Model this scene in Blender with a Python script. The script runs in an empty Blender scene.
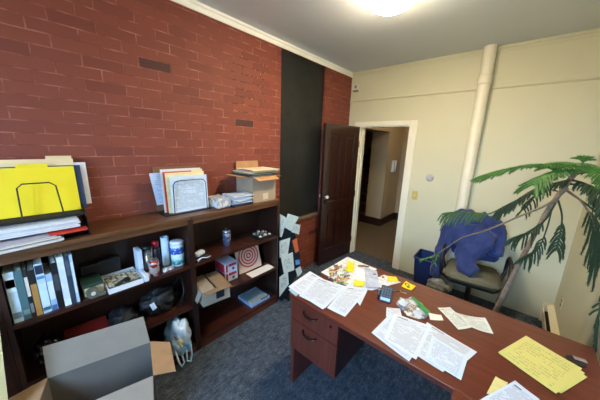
import bpy, bmesh, math, random
from mathutils import Vector, Matrix, Euler, noise
random.seed(7)
PI = math.pi
sc = bpy.context.scene
COL = sc.collection

# ------------------------------------------------------------------ camera
CAM = Vector((2.09, 0.0, 1.745))
FPX = 246.98
def cam_axes(yaw, pitch, roll):
    cy, sy = math.cos(yaw), math.sin(yaw)
    f = Vector((sy*math.cos(pitch), cy*math.cos(pitch), -math.sin(pitch)))
    r = Vector((cy, -sy, 0)); u = r.cross(f)
    c, s = math.cos(roll), math.sin(roll)
    return c*r + s*u, -s*r + c*u, f
CR, CU, CF = cam_axes(math.radians(-41.2987), math.radians(12.8273), math.radians(1.8975))
cd = bpy.data.cameras.new('camera'); co = bpy.data.objects.new('camera', cd); COL.objects.link(co)
cd.sensor_width = 36; cd.lens = 36*FPX/600; cd.clip_start = 0.02
m3 = Matrix((CR, CU, -CF)).transposed()
co.matrix_world = Matrix.Translation(CAM) @ m3.to_4x4()
sc.camera = co

def at(px, py, x=None, y=None, z=None):
    """point where the sight line through a photo point meets a real plane of the room"""
    d = CR*((px-300)/FPX) + CU*(-(py-200)/FPX) + CF
    i, v = (0, x) if x is not None else (1, y) if y is not None else (2, z)
    return CAM + d*((v-CAM[i])/d[i])

# ------------------------------------------------------------------ materials
def lin(c):
    return tuple(((v/255)/12.92 if v/255 <= .04045 else ((v/255+.055)/1.055)**2.4) for v in c) + (1,)
class NT:
    def __init__(s, name):
        s.m = bpy.data.materials.new(name); s.m.use_nodes = True
        s.t = s.m.node_tree; s.b = s.t.nodes['Principled BSDF']
    def n(s, typ, **k):
        o = s.t.nodes.new(typ)
        for a, v in k.items(): setattr(o, a, v)
        return o
    def l(s, a, b): s.t.links.new(a, b)
    def inp(s, sock, v):
        if isinstance(v, bpy.types.NodeSocket): s.l(v, sock)
        else: sock.default_value = v
    def math(s, op, a, b=0.0, c=None):
        o = s.n('ShaderNodeMath', operation=op); s.inp(o.inputs[0], a); s.inp(o.inputs[1], b)
        if c is not None: s.inp(o.inputs[2], c)
        return o.outputs[0]
    def mix(s, f, a, b):
        o = s.n('ShaderNodeMix', data_type='RGBA'); s.inp(o.inputs[0], f); s.inp(o.inputs[6], a); s.inp(o.inputs[7], b)
        return o.outputs[2]
    def noise(s, vec, scale, detail=3, rough=.55):
        o = s.n('ShaderNodeTexNoise'); o.inputs['Scale'].default_value = scale
        o.inputs['Detail'].default_value = detail; o.inputs['Roughness'].default_value = rough
        if vec is not None: s.l(vec, o.inputs['Vector'])
        return o.outputs[0]
    def coord(s, k='Object'):
        return s.n('ShaderNodeTexCoord').outputs[k]
    def ramp(s, f, pts):
        o = s.n('ShaderNodeValToRGB'); s.l(f, o.inputs[0]); e = o.color_ramp.elements
        while len(e) < len(pts): e.new(.5)
        for q, (p, c) in zip(e, pts): q.position = p; q.color = c
        return o.outputs[0]
    def bump(s, h, strength, dist=.01):
        o = s.n('ShaderNodeBump'); o.inputs['Strength'].default_value = strength; o.inputs['Distance'].default_value = dist
        s.l(h, o.inputs['Height']); s.l(o.outputs[0], s.b.inputs['Normal'])
    def set(s, **k):
        for a, v in k.items(): s.inp(s.b.inputs[a.replace('_', ' ')], v)
        return s.m

_cache = {}
def plain(rgb, rough=.5, metal=0.0, var=.08, scale=30, coat=0.0, bump=0.0):
    key = (rgb, rough, metal, var, scale, coat, bump)
    if key in _cache: return _cache[key]
    t = NT('plain_%d_%d_%d' % rgb); c = lin(rgb)
    nz = t.noise(t.coord(), scale, 3)
    d = tuple(v*(1-var) for v in c[:3])+(1,); b = tuple(min(1, v*(1+var)) for v in c[:3])+(1,)
    t.set(Base_Color=t.ramp(nz, [(.3, d), (.7, b)]), Roughness=rough, Metallic=metal, Coat_Weight=coat)
    if bump: t.bump(nz, bump, .01)
    _cache[key] = t.m
    return t.m

def wood(rgb, rgb2, rough=.35, axis=1, coat=.2, scale=1.0):
    t = NT('wood'); co_ = t.coord()
    mp = t.n('ShaderNodeMapping'); sv = [22, 22, 22]; sv[axis] = 1.6
    mp.inputs['Scale'].default_value = [v*scale for v in sv]; t.l(co_, mp.inputs[0])
    g = t.noise(mp.outputs[0], 1.6, 5, .6)
    t.set(Base_Color=t.ramp(g, [(.3, lin(rgb2)), (.65, lin(rgb))]), Roughness=rough, Coat_Weight=coat, Coat_Roughness=.2)
    t.bump(g, .05, .002)
    return t.m

def printed(paper, ink, lines=34, density=.5, header=True, seed=0.0, rough=.75, cols=1, boxy=False):
    """paper with rows of small printed words, laid out on the sheet's own UV"""
    t = NT('printed_paper')
    uv = t.coord('UV'); sx = t.n('ShaderNodeSeparateXYZ'); t.l(uv, sx.inputs[0]); u, v = sx.outputs[0], sx.outputs[1]
    row = t.math('MULTIPLY', v, lines); fr = t.math('FRACT', row); ri = t.math('FLOOR', row)
    inrow = t.math('LESS_THAN', fr, .5)
    cb = t.n('ShaderNodeCombineXYZ'); t.inp(cb.inputs[0], t.math('MULTIPLY', u, 46)); t.inp(cb.inputs[1], t.math('MULTIPLY', ri, 7.3)); cb.inputs[2].default_value = seed
    word = t.math('GREATER_THAN', t.noise(cb.outputs[0], 1.0, 2), .5 - density*.2)
    cb2 = t.n('ShaderNodeCombineXYZ'); t.inp(cb2.inputs[0], t.math('MULTIPLY', u, 3)); t.inp(cb2.inputs[1], t.math('MULTIPLY', ri, 3.1)); cb2.inputs[2].default_value = seed+5
    line = t.math('GREATER_THAN', t.noise(cb2.outputs[0], 1.0, 1), .42)
    m = t.math('MULTIPLY', t.math('MULTIPLY', inrow, word), line)
    mar = t.math('MULTIPLY', t.math('LESS_THAN', t.math('ABSOLUTE', t.math('SUBTRACT', u, .5)), .4), t.math('LESS_THAN', t.math('ABSOLUTE', t.math('SUBTRACT', v, .5)), .43))
    m = t.math('MULTIPLY', m, mar)
    m = t.math('MULTIPLY', m, .40)
    if header:
        hb = t.math('MULTIPLY', t.math('GREATER_THAN', v, .9), t.math('MULTIPLY', t.math('LESS_THAN', v, .935), t.math('MULTIPLY', t.math('GREATER_THAN', u, .12), t.math('LESS_THAN', u, .4))))
        m = t.math('MAXIMUM', m, t.math('MULTIPLY', hb, .8))
    if boxy:
        a = t.math('LESS_THAN', t.math('FRACT', t.math('MULTIPLY', u, 5.2)), .03)
        b = t.math('LESS_THAN', t.math('FRACT', t.math('MULTIPLY', v, 8.3)), .035)
        m = t.math('MAXIMUM', m, t.math('MULTIPLY', t.math('MULTIPLY', t.math('MAXIMUM', a, b), mar), .5))
    t.set(Base_Color=t.mix(m, lin(tuple(int(v*k) for v, k in zip(paper, (.87, .91, .96)))), lin(tuple(int(v*.75) for v in ink))), Roughness=rough)
    return t.m

def clear(rgb=(235, 240, 245), alpha=.35, rough=.15):
    t = NT('clear_plastic'); nz = t.noise(t.coord(), 22, 4)
    a = t.math('ADD', t.math('MULTIPLY', t.math('GREATER_THAN', nz, .53), .35), alpha)
    t.set(Base_Color=lin(rgb), Roughness=rough, Alpha=a); t.bump(nz, .8, .01)
    return t.m

def glow(rgb, s):
    t = NT('lamp_glass')          # emission weighted to downward faces; dimmed flanks keep the ceiling from overexposing
    sx = t.n('ShaderNodeSeparateXYZ'); t.l(t.n('ShaderNodeNewGeometry').outputs['Normal'], sx.inputs[0])
    k = t.math('POWER', t.math('MAXIMUM', t.math('MULTIPLY', sx.outputs[2], -1.0), 0.0), 1.5)
    t.set(Base_Color=lin((250, 245, 230)), Roughness=.4, Emission_Color=lin(rgb), Emission_Strength=t.math('MULTIPLY_ADD', k, s, s*.10)); return t.m

# ------------------------------------------------------------------ mesh helpers
def B(): return bmesh.new()
def rotm(r): return Euler(r).to_matrix().to_4x4() if r else Matrix()
def box(bm, x0, x1, y0, y1, z0, z1, rot=None, bev=0.0):
    c = Vector(((x0+x1)/2, (y0+y1)/2, (z0+z1)/2))
    M = Matrix.Translation(c) @ rotm(rot) @ Matrix.Diagonal((x1-x0, y1-y0, z1-z0, 1))
    r = bmesh.ops.create_cube(bm, size=1, matrix=M)
    if bev:
        es = list({e for v in r['verts'] for e in v.link_edges})
        bmesh.ops.bevel(bm, geom=es, offset=bev, segments=2, affect='EDGES', profile=.5)
    return bm
def tube(bm, pts, r, seg=8, cap=True):
    pts = [Vector(p) for p in pts]; n = len(pts)
    rr = r if isinstance(r, (list, tuple)) else [r]*n
    rings = []; up = Vector((0, 0, 1))
    pn = None
    for i, p in enumerate(pts):
        t = (pts[min(i+1, n-1)]-pts[max(i-1, 0)]).normalized()
        if pn is None:
            a = up if abs(t.dot(up)) < .95 else Vector((1, 0, 0))
            pn = (a - t*a.dot(t)).normalized()
        else:
            q = pn - t*pn.dot(t)
            pn = q.normalized() if q.length > 1e-5 else t.orthogonal().normalized()
        b = t.cross(pn)
        rings.append([bm.verts.new(p + (pn*math.cos(2*PI*k/seg) + b*math.sin(2*PI*k/seg))*rr[i]) for k in range(seg)])
    for i in range(n-1):
        for k in range(seg):
            bm.faces.new((rings[i][k], rings[i][(k+1) % seg], rings[i+1][(k+1) % seg], rings[i+1][k]))
    if cap:
        bm.faces.new(rings[0][::-1]); bm.faces.new(rings[-1])
    return bm
def lathe(bm, prof, c=(0, 0, 0), seg=24, cap=True):
    c = Vector(c); rings = []
    for r, z in prof:
        rings.append([bm.verts.new(c+Vector((r*math.cos(2*PI*k/seg), r*math.sin(2*PI*k/seg), z))) for k in range(seg)])
    for i in range(len(prof)-1):
        for k in range(seg):
            bm.faces.new((rings[i][k], rings[i][(k+1) % seg], rings[i+1][(k+1) % seg], rings[i+1][k]))
    if cap:
        bm.faces.new(rings[0][::-1]); bm.faces.new(rings[-1])
    return bm
def prism(bm, pts, z0, z1):
    a = [bm.verts.new((x, y, z0)) for x, y in pts]; b = [bm.verts.new((x, y, z1)) for x, y in pts]; n = len(pts)
    bm.faces.new(a[::-1]); bm.faces.new(b)
    for i in range(n): bm.faces.new((a[i], a[(i+1) % n], b[(i+1) % n], b[i]))
    bmesh.ops.recalc_face_normals(bm, faces=bm.faces[:])
    return bm
def sheet(bm, q, th=.0008, nx=6, ny=6, curl=.0, seed=0, keepz=True, nrm=None):
    """thin sheet of paper between four corners (bl, br, tr, tl), with UV and a slight curl"""
    q = [Vector(p) for p in q]
    uvl = bm.loops.layers.uv.verify()
    nv = nrm or (q[1]-q[0]).cross(q[3]-q[0]).normalized()
    if nrm is None and nv.z < -.3: nv = -nv
    G = []
    for s in (1, 0):
        g = []
        for j in range(ny+1):
            row = []
            for i in range(nx+1):
                u, v = i/nx, j/ny
                p = (q[0]*(1-u)+q[1]*u)*(1-v) + (q[3]*(1-u)+q[2]*u)*v
                h = curl*(noise.noise(Vector((u*1.7+seed, v*1.7, seed*3.1)))*.5+.5)*(abs(u-.5)*2)**2 if curl else 0
                row.append((bm.verts.new(p + nv*(h + th*s)), (u, v)))
            g.append(row)
        G.append(g)
    def face(vs):
        f = bm.faces.new([a[0] for a in vs])
        for lp, a in zip(f.loops, vs): lp[uvl].uv = a[1]
    for s, g in enumerate(G):
        for j in range(ny):
            for i in range(nx):
                vs = [g[j][i], g[j][i+1], g[j+1][i+1], g[j+1][i]]
                face(vs if s == 0 else vs[::-1])
    a, b = G
    edge = [(0, i) for i in range(nx)] + [(j, nx) for j in range(ny)] + [(ny, nx-i) for i in range(nx)] + [(ny-j, 0) for j in range(ny)]
    for k in range(len(edge)):
        (j, i), (j2, i2) = edge[k], edge[(k+1) % len(edge)]
        face([b[j][i], b[j2][i2], a[j2][i2], a[j][i]])
    bmesh.ops.recalc_face_normals(bm, faces=bm.faces[:])
    return bm
def crumple(bm, amt, freq, seed=0):
    for v in bm.verts:
        n = noise.noise_vector(v.co*freq+Vector((seed, seed*2, 0)))
        v.co += n*amt
    return bm

# ------------------------------------------------------------------ objects
ROOTM = {}
def mk(name, bm, mats, smooth=False):
    me = bpy.data.meshes.new(name); bm.normal_update(); bm.to_mesh(me); bm.free()
    for m in (mats if isinstance(mats, (list, tuple)) else [mats]): me.materials.append(m)
    if smooth:
        for p in me.polygons: p.use_smooth = True
    o = bpy.data.objects.new(name, me); COL.objects.link(o); return o
def props(o, label, cat, group=None, kind=None):
    if label: o['label'] = label
    if cat: o['category'] = cat
    if group: o['group'] = group
    if kind: o['kind'] = kind
    return o
def thing(name, label, cat, loc=(0, 0, 0), rz=0.0, group=None):
    o = bpy.data.objects.new(name, None); COL.objects.link(o); o.empty_display_size = .05
    o.location = loc; o.rotation_euler = (0, 0, rz)
    ROOTM[o] = Matrix.Translation(loc) @ Matrix.Rotation(rz, 4, 'Z')
    return props(o, label, cat, group)
def part(name, bm, mat, root, local=False, smooth=False, label=None):
    """bm in world coordinates unless local"""
    if not local: bm.transform(ROOTM[root].inverted())
    o = mk(name, bm, mat, smooth); o.parent = root; ROOTM[o] = ROOTM[root]
    if label: o['label'] = label
    return o
def solo(name, bm, mat, label, cat, group=None, smooth=False, kind=None):
    """thing that is one mesh; origin moved to the middle of its base"""
    xs = [v.co for v in bm.verts]
    c = Vector((sum(v.x for v in xs)/len(xs), sum(v.y for v in xs)/len(xs), min(v.z for v in xs)))
    bm.transform(Matrix.Translation(-c))
    o = mk(name, bm, mat, smooth); o.location = c; ROOTM[o] = Matrix.Translation(c)
    return props(o, label, cat, group, kind)
def struct(name, bm, mat, smooth=False):
    o = mk(name, bm, mat, smooth); o['kind'] = 'structure'; ROOTM[o] = Matrix(); return o
def dup(root, loc, rz, label, group=None):
    r = root.copy(); COL.objects.link(r); r.location = loc; r.rotation_euler = (0, 0, rz); r['label'] = label
    if group: r['group'] = group
    for ch in list(root.children):
        c = ch.copy(); COL.objects.link(c); c.parent = r
        for g in list(ch.children):
            d = g.copy(); COL.objects.link(d); d.parent = c
    return r

# ================================================================== SETTING
RX, RY0, RY, RZ = 2.59, -1.5, 3.46, 2.785
# ---- materials of the shell
def brick_mat():
    t = NT('painted_brick'); sp = t.n('ShaderNodeSeparateXYZ'); t.l(t.coord(), sp.inputs[0])
    cb = t.n('ShaderNodeCombineXYZ'); t.l(sp.outputs[1], cb.inputs[0]); t.l(sp.outputs[2], cb.inputs[1])
    wob = t.noise(cb.outputs[0], 6, 3)
    ad = t.n('ShaderNodeVectorMath', operation='ADD'); t.l(cb.outputs[0], ad.inputs[0])
    cw = t.n('ShaderNodeCombineXYZ'); t.inp(cw.inputs[1], t.math('MULTIPLY', t.math('SUBTRACT', wob, .5), .008)); t.l(cw.outputs[0], ad.inputs[1])
    br = t.n('ShaderNodeTexBrick'); t.l(ad.outputs[0], br.inputs['Vector'])
    br.inputs['Color1'].default_value = (0, 0, 0, 1); br.inputs['Color2'].default_value = (1, 1, 1, 1); br.inputs['Mortar'].default_value = (.5, .5, .5, 1)
    br.inputs['Scale'].default_value = 1; br.inputs['Mortar Size'].default_value = .0042; br.inputs['Mortar Smooth'].default_value = .35
    br.inputs['Brick Width'].default_value = .215; br.inputs['Row Height'].default_value = .0675; br.offset = .42
    tone = t.ramp(br.outputs['Color'], [(0.0, lin((62, 42, 42))), (.008, lin((66, 44, 44))), (.012, lin((118, 61, 51))), (.25, lin((126, 66, 54))), (1.0, lin((134, 71, 56)))])
    n2 = t.noise(t.coord(), 3.0, 5, .65)
    tone = t.mix(t.math('MULTIPLY', n2, .30), tone, lin((104, 55, 49)))
    mz = t.noise(t.coord(), 9, 3)
    mort = t.ramp(mz, [(.42, lin((122, 63, 52))), (.7, lin((172, 112, 97)))])
    colr = t.mix(br.outputs['Fac'], tone, mort)
    # old scuffs where plaster shows through the paint
    sc_ = t.noise(t.coord(), 30, 3, .7); sb = t.noise(t.coord(), 7, 3)
    ed = t.math('MULTIPLY', t.math('SUBTRACT', sb, .5), .35)
    ym = t.math('LESS_THAN', t.math('ADD', t.math('ABSOLUTE', t.math('SUBTRACT', sp.outputs[1], 1.56)), ed), .20)
    zm = t.math('LESS_THAN', t.math('ADD', t.math('ABSOLUTE', t.math('SUBTRACT', sp.outputs[2], 2.26)), ed), .24)
    pm = t.math('MULTIPLY', ym, zm)
    dk_ = t.math('MULTIPLY', pm, t.math('MAXIMUM', t.math('MULTIPLY', br.outputs['Fac'], t.math('GREATER_THAN', sc_, .46)), t.math('MULTIPLY', t.math('GREATER_THAN', sc_, .66), .6)))
    colr = t.mix(t.math('MULTIPLY', dk_, .85), colr, lin((58, 40, 36)))
    colr = t.mix(t.math('MULTIPLY', t.math('MULTIPLY', pm, t.math('MULTIPLY', br.outputs['Fac'], t.math('LESS_THAN', sc_, .36))), .7), colr, lin((206, 160, 130)))
    t.set(Base_Color=colr, Roughness=.62, Specular_IOR_Level=.3)
    h = t.math('ADD', t.math('MULTIPLY', br.outputs['Fac'], -1.0), t.math('MULTIPLY', t.noise(t.coord(), 60, 4), .35))
    t.bump(h, .55, .006)
    return t.m
def wall_mat(rgb, var=.05):
    t = NT('painted_plaster'); n1 = t.noise(t.coord(), 1.6, 4); c = lin(rgb)
    t.set(Base_Color=t.ramp(n1, [(.3, tuple(v*(1-var) for v in c[:3])+(1,)), (.7, c)]), Roughness=.55)
    t.bump(t.noise(t.coord(), 5, 4), .12, .01)
    return t.m
def carpet_mat():
    t = NT('carpet'); co_ = t.coord()
    a = t.noise(co_, 160, 2, .7); b = t.noise(co_, 14, 4, .7)
    mp = t.n('ShaderNodeMapping'); mp.inputs['Scale'].default_value = (26, 9, 1); mp.inputs['Rotation'].default_value = (0, 0, .6); t.l(co_, mp.inputs[0])
    c = t.noise(mp.outputs[0], 1.8, 4, .7)
    f = t.math('ADD', t.math('MULTIPLY', a, .5), t.math('ADD', t.math('MULTIPLY', b, .2), t.math('MULTIPLY', c, .3)))
    t.set(Base_Color=t.ramp(f, [(.38, lin((34, 41, 52))), (.5, lin((66, 75, 88))), (.62, lin((112, 120, 131)))]), Roughness=.95, Specular_IOR_Level=.1)
    t.bump(f, .9, .012)
    return t.m
M_cream = wall_mat((207, 203, 172)); M_trimw = plain((246, 246, 242), .4, var=.02, scale=6); M_ceil = wall_mat((212, 220, 228), .03)
M_casing = plain((232, 226, 204), .38, var=.03, scale=8)
M_brick = brick_mat(); M_carpet = carpet_mat()
M_mahog = wood((50, 20, 15), (28, 11, 9), .2, 2, .6); M_mahogY = wood((66, 32, 26), (38, 18, 14), .3, 1, .3)

b = B(); box(b, -.15, RX+.15, RY0-.15, RY+.14, -.1, 0); struct('floor', b, M_carpet)
b = B(); box(b, -.15, RX+.15, RY0-.15, RY, RZ, RZ+.1); struct('ceiling', b, M_ceil)
b = B(); box(b, -.15, 0, RY0, 2.005, 0, RZ); struct('wall_left', b, M_brick)
b = B(); box(b, -.15, 0, 2.82, RY, 0, RZ); struct('wall_left_far', b, M_brick)
b = B(); box(b, -.15, 0, 2.005, 2.82, 0, .76); struct('wall_left_low', b, M_brick)
b = B(); box(b, -.15, -.06, 2.005, 2.82, .76, RZ); struct('wall_left_recess', b, M_brick)
b = B(); DX0, DX1, DZ = .205, .928, 2.025
box(b, -.15, DX0, RY, RY+.14, 0, RZ+.1); box(b, DX1, RX+.15, RY, RY+.14, 0, RZ+.1); box(b, DX0, DX1, RY, RY+.14, DZ, RZ+.1)
struct('wall_back', b, M_cream)
b = B(); box(b, RX, RX+.15, RY0, RY, 0, RZ); struct('wall_right', b, M_cream)
WX0, WX1, WZ0, WZ1 = 1.25, 2.45, 1.1, 2.55
b = B(); y0, y1 = RY0-.15, RY0
box(b, -.15, WX0, y0, y1, 0, RZ); box(b, WX1, RX+.15, y0, y1, 0, RZ); box(b, WX0, WX1, y0, y1, 0, WZ0); box(b, WX0, WX1, y0, y1, WZ1, RZ)
struct('wall_front', b, M_cream)
# window behind the camera
w = thing('window_1', None, None, (1.85, RY0-.08, WZ0)); w['kind'] = 'structure'
b = B(); fy0, fy1 = RY0-.11, RY0-.05
for a in ((WX0, WX0+.06, WZ0, WZ1), (WX1-.06, WX1, WZ0, WZ1), (WX0+.06, WX1-.06, WZ0, WZ0+.06), (WX0+.06, WX1-.06, WZ1-.06, WZ1), (WX0+.06, WX1-.06, 1.80, 1.84), (1.825, 1.875, WZ0+.06, 1.80), (1.825, 1.875, 1.84, WZ1-.06)):
    box(b, a[0], a[1], fy0, fy1, a[2], a[3])
part('window_frame', b, M_trimw, w)
b = B(); box(b, WX0-.05, WX1+.05, RY0, RY0+.06, WZ0-.04, WZ0); part('window_sill', b, M_trimw, w)
t = NT('window_glass'); gl = t.n('ShaderNodeBsdfTransparent'); gs = t.n('ShaderNodeBsdfGlossy'); gs.inputs['Roughness'].default_value = .02
mx = t.n('ShaderNodeMixShader'); mx.inputs[0].default_value = .06; t.l(gl.outputs[0], mx.inputs[1]); t.l(gs.outputs[0], mx.inputs[2]); t.l(mx.outputs[0], t.t.nodes['Material Output'].inputs[0])
b = B(); box(b, WX0+.05, WX1-.05, RY0-.082, RY0-.078, WZ0+.05, WZ1-.05); part('window_pane', b, t.m, w)

# crowns, rail
def extr(bm, prof, p0, p1, ux):
    """profile (out, z) swept from p0 to p1; ux = outward direction"""
    p0, p1, ux = Vector(p0), Vector(p1), Vector(ux)
    A = [bm.verts.new(p0+ux*o+Vector((0, 0, z))) for o, z in prof]; C = [bm.verts.new(p1+ux*o+Vector((0, 0, z))) for o, z in prof]; n = len(prof)
    bm.faces.new(A); bm.faces.new(C[::-1])
    for i in range(n): bm.faces.new((A[i], C[i], C[(i+1) % n], A[(i+1) % n]))
    bmesh.ops.recalc_face_normals(bm, faces=bm.faces[:]); return bm
cp = [(0, 2.722), (.010, 2.722), (.013, 2.748), (.007, 2.753), (.008, 2.763), (.020, 2.767), (.022, 2.7849), (0, 2.7849)]
struct('trim_1', extr(B(), cp, (0, RY0, 0), (0, RY, 0), (1, 0, 0)), M_trimw)
cq = [(0, 2.735), (.008, 2.735), (.011, 2.755), (.007, 2.758), (.018, 2.77), (.022, 2.7849), (0, 2.7849)]
struct('trim_2', extr(B(), cq, (.018, RY, 0), (RX, RY, 0), (0, -1, 0)), M_cream)
struct('trim_3', extr(B(), cq, (RX, RY0, 0), (RX, RY-.032, 0), (-1, 0, 0)), M_cream)
pr = [(0, 2.375), (.010, 2.38), (.016, 2.392), (.012, 2.402), (0, 2.405)]
struct('trim_4', extr(B(), pr, (.001, RY, 0), (RX, RY, 0), (0, -1, 0)), M_cream)
# ledge under the black panel
b = B(); box(b, -.06, .022, 2.006, 2.819, .745, .782, bev=.004); struct('trim_5', b, plain((104, 84, 66), .8, var=.35, scale=18))
# door casing
b = B()
box(b, DX1, 1.016, RY-.02, RY, 0, 2.088, bev=.004); box(b, .118, DX0, RY-.02, RY, 0, 2.088, bev=.004); box(b, DX0, DX1, RY-.02, RY, DZ, 2.088, bev=.004)
box(b, DX1-.014, DX1, RY, RY+.14, 0, DZ); box(b, DX0, DX0+.014, RY, RY+.14, 0, DZ); box(b, DX0+.014, DX1-.014, RY, RY+.14, DZ-.014, DZ)
box(b, DX1-.026, DX1-.014, RY+.05, RY+.09, 0, DZ-.014); box(b, DX0+.014, DX0+.026, RY+.05, RY+.09, 0, DZ-.014)
struct('trim_6', b, M_casing)

# ---- door leaf, swung into the room against the brick wall
dl = Vector((.196, 3.428, .012)); ang = math.atan2(2.683-3.428, .116-.196)
d = thing('door_1', None, None, dl, ang); d['kind'] = 'structure'
L, H, T = .75, 2.005, .042
b = B()
st, ml = .115, .10
def dbox(x0, x1, z0, z1, y0=-T/2, y1=T/2, bev=.004): box(b, x0, x1, y0, y1, z0, z1, bev=bev)
dbox(0, st, 0, H); dbox(L-st, L, 0, H); dbox(st, L-st, 0, .23); dbox(st, L-st, .80, .95); dbox(st, L-st, H-.13, H); dbox((L-ml)/2, (L+ml)/2, .23, .80); dbox((L-ml)/2, (L+ml)/2, .95, H-.13)
part('door_frame', b, M_mahog, d, local=True)
for x0, x1 in ((st, (L-ml)/2), ((L+ml)/2, L-st)):
    for z0, z1 in ((.23, .80), (.95, H-.13)):
        b = B(); box(b, x0-.004, x1+.004, -.008, .008, z0-.004, z1+.004); box(b, x0+.035, x1-.035, -.016, .016, z0+.035, z1-.035, bev=.007)
        part('door_panel', b, M_mahog, d, local=True)
M_brass = plain((170, 150, 110), .25, 1.0, .1); M_knob = plain((225, 222, 215), .25, 0, .03, coat=.5)
b = B()
for s in (-1, 1):
    tube(b, [(L-.06, s*.021, 1.03), (L-.06, s*.045, 1.03)], .009, 10)
    tube(b, [(L-.06, s*.045, 1.03), (L-.06, s*.052, 1.03), (L-.06, s*.066, 1.03), (L-.06, s*.074, 1.03)], [.012, .024, .026, .014], 14)
part('door_knob', b, M_knob, d, local=True, smooth=True, label='white porcelain knob')
b = B(); box(b, L-.085, L-.035, -T/2-.003, T/2+.003, .93, .99); part('lock_plate', b, plain((60, 50, 40), .35, .8), d, local=True)
for z in (.25, 1.0, 1.75):
    b = B(); tube(b, [(-.004, .022, z-.045), (-.004, .022, z+.045)], .006, 8); part('hinge', b, M_brass, d, local=True)

# ---- hall beyond the door
M_hall = wall_mat((176, 156, 122)); M_hallg = wall_mat((156, 152, 146)); M_dark = wood((52, 26, 20), (32, 15, 12), .35, 0, .2)
HY = RY+.14
def hallfloor():
    t = NT('hall_carpet'); f = t.noise(t.coord(), 40, 4, .7)
    t.set(Base_Color=t.ramp(f, [(.35, lin((76, 62, 46))), (.65, lin((112, 94, 70)))]), Roughness=.9); return t.m
b = B(); box(b, -2.4, 2.8, HY, 7.6, -.1, 0); struct('floor_hall', b, hallfloor())
b = B(); box(b, -2.4, 2.8, HY, 7.6, RZ, RZ+.1); struct('ceiling_hall', b, M_ceil)
b = B(); box(b, -.08, 2.8, 5.98, 6.1, 0, RZ); struct('wall_hall_far', b, M_hall)
b = B(); box(b, 1.75, 1.9, HY, 5.98, 0, RZ); struct('wall_hall_right', b, M_hall)
b = B(); box(b, -.42, -.05, 5.17, 5.98, 0, 2.045); box(b, -.42, -.05, HY, 5.98, 2.045, RZ); box(b, -.42, -.05, HY, 4.0, 0, 2.045); struct('wall_hall_left', b, M_hall)
b = B(); box(b, -2.4, -2.3, HY, 7.6, 0, RZ); box(b, -2.3, -.43, 7.5, 7.6, 0, RZ); struct('wall_stair', b, M_hall)
b = B(); box(b, -.428, -.30, 5.981, 7.6, 0, RZ); box(b, -.30, -.08, 5.981, 6.1, 0, RZ); struct('wall_stair_side', b, M_hall)
b = B(); box(b, -2.3, -.42, HY-.001, HY+.05, 0, RZ); struct('wall_stair_near', b, M_hall)
b = B(); box(b, -.425, -.032, 5.152, 5.17, 0, .17, bev=.004); box(b, -.05, -.032, 5.17, 5.98, 0, .17, bev=.004); box(b, -.032, 1.75, 5.962, 5.98, 0, .17, bev=.004)
struct('baseboard_hall', b, M_dark)
# stairs climbing away from the hall
stt = thing('staircase', 'dark wooden staircase climbing away through the doorway beyond the open door', 'stairs', (-.9, 5.1, 0))
for i in range(9):
    b = B(); box(b, -1.5, -.43, 5.15+i*.25, 5.15+(i+1)*.25, 0, (i+1)*.185-.03)
    part('riser', b, M_dark, stt)
    b = B(); box(b, -1.5, -.43, 5.12+i*.25, 5.15+(i+1)*.25, (i+1)*.185-.03, (i+1)*.185, bev=.006); part('tread', b, M_mahogY, stt)
b = B()
for i in range(5):
    box(b, -1.0+i*.11, -.965+i*.11, 5.07, 5.105, 0, 1.72-i*.12)
prism(b, [(0, 0), (0, .06), (.66, .06), (.66, 0)], -.02, .02)
bmesh.ops.rotate(b, verts=b.verts[-8:], cent=(0, 0, 0), matrix=Matrix.Rotation(PI/2, 3, 'X'))
bmesh.ops.rotate(b, verts=b.verts[-8:], cent=(0, 0, 0), matrix=Matrix.Rotation(.80, 3, 'Y'))
bmesh.ops.translate(b, verts=b.verts[-8:], vec=(-1.03, 5.088, 1.74))
part('banister', b, M_dark, stt)
# wall telephone in the hall
hy, hz = 5.56, 1.32
ph = thing('wall_phone', 'white wall phone mounted on the hall wall seen through the doorway', 'phone', (-.05, hy, hz-.13))
b = B(); box(b, -.05, -.005, hy-.09, hy+.09, hz-.13, hz+.13, bev=.012); part('phone_body', b, plain((236, 234, 228), .4, var=.03), ph)
b = B(); tube(b, [(.018, hy-.05, hz-.11), (.028, hy-.05, hz), (.018, hy-.05, hz+.11)], [.022, .014, .022], 10)
part('handset', b, plain((226, 224, 218), .4, var=.03), ph, smooth=True)
b = B(); box(b, -.006, .0, hy+.005, hy+.06, hz-.02, hz+.06); part('keypad', b, plain((60, 60, 62), .5), ph)

# ---- things fixed to the walls and ceiling
LC = Vector((1.235, 1.86, RZ))
cl = thing('ceiling_light', 'round frosted dome light glowing on the ceiling', 'ceiling light', LC)
b = B(); lathe(b, [(.185, -.001), (.185, -.02), (.172, -.03), (.165, -.03)], LC, 32); part('rim', b, plain((210, 190, 140), .3, .6), cl, smooth=True)
b = B(); lathe(b, [(.168, -.03), (.163, -.055), (.142, -.085), (.10, -.108), (.05, -.12), (.012, -.122)], LC, 32)
part('glass_dome', b, glow((255, 232, 194), 98), cl, smooth=True)
# pipe
pp = thing('drain_pipe', 'cream painted vertical pipe running from ceiling down the back wall', 'pipe', (1.65, RY-.065, 0))
b = B(); tube(b, [(1.65, RY-.066, 0), (1.65, RY-.066, RZ)], .058, 24, False); part('pipe', b, M_casing, pp, smooth=True)
b = B(); tube(b, [(1.65, RY-.066, 2.42), (1.65, RY-.066, 2.43), (1.65, RY-.066, 2.50), (1.65, RY-.066, 2.51)], [.060, .065, .065, .060], 24); part('coupling', b, M_casing, pp, smooth=True)
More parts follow.
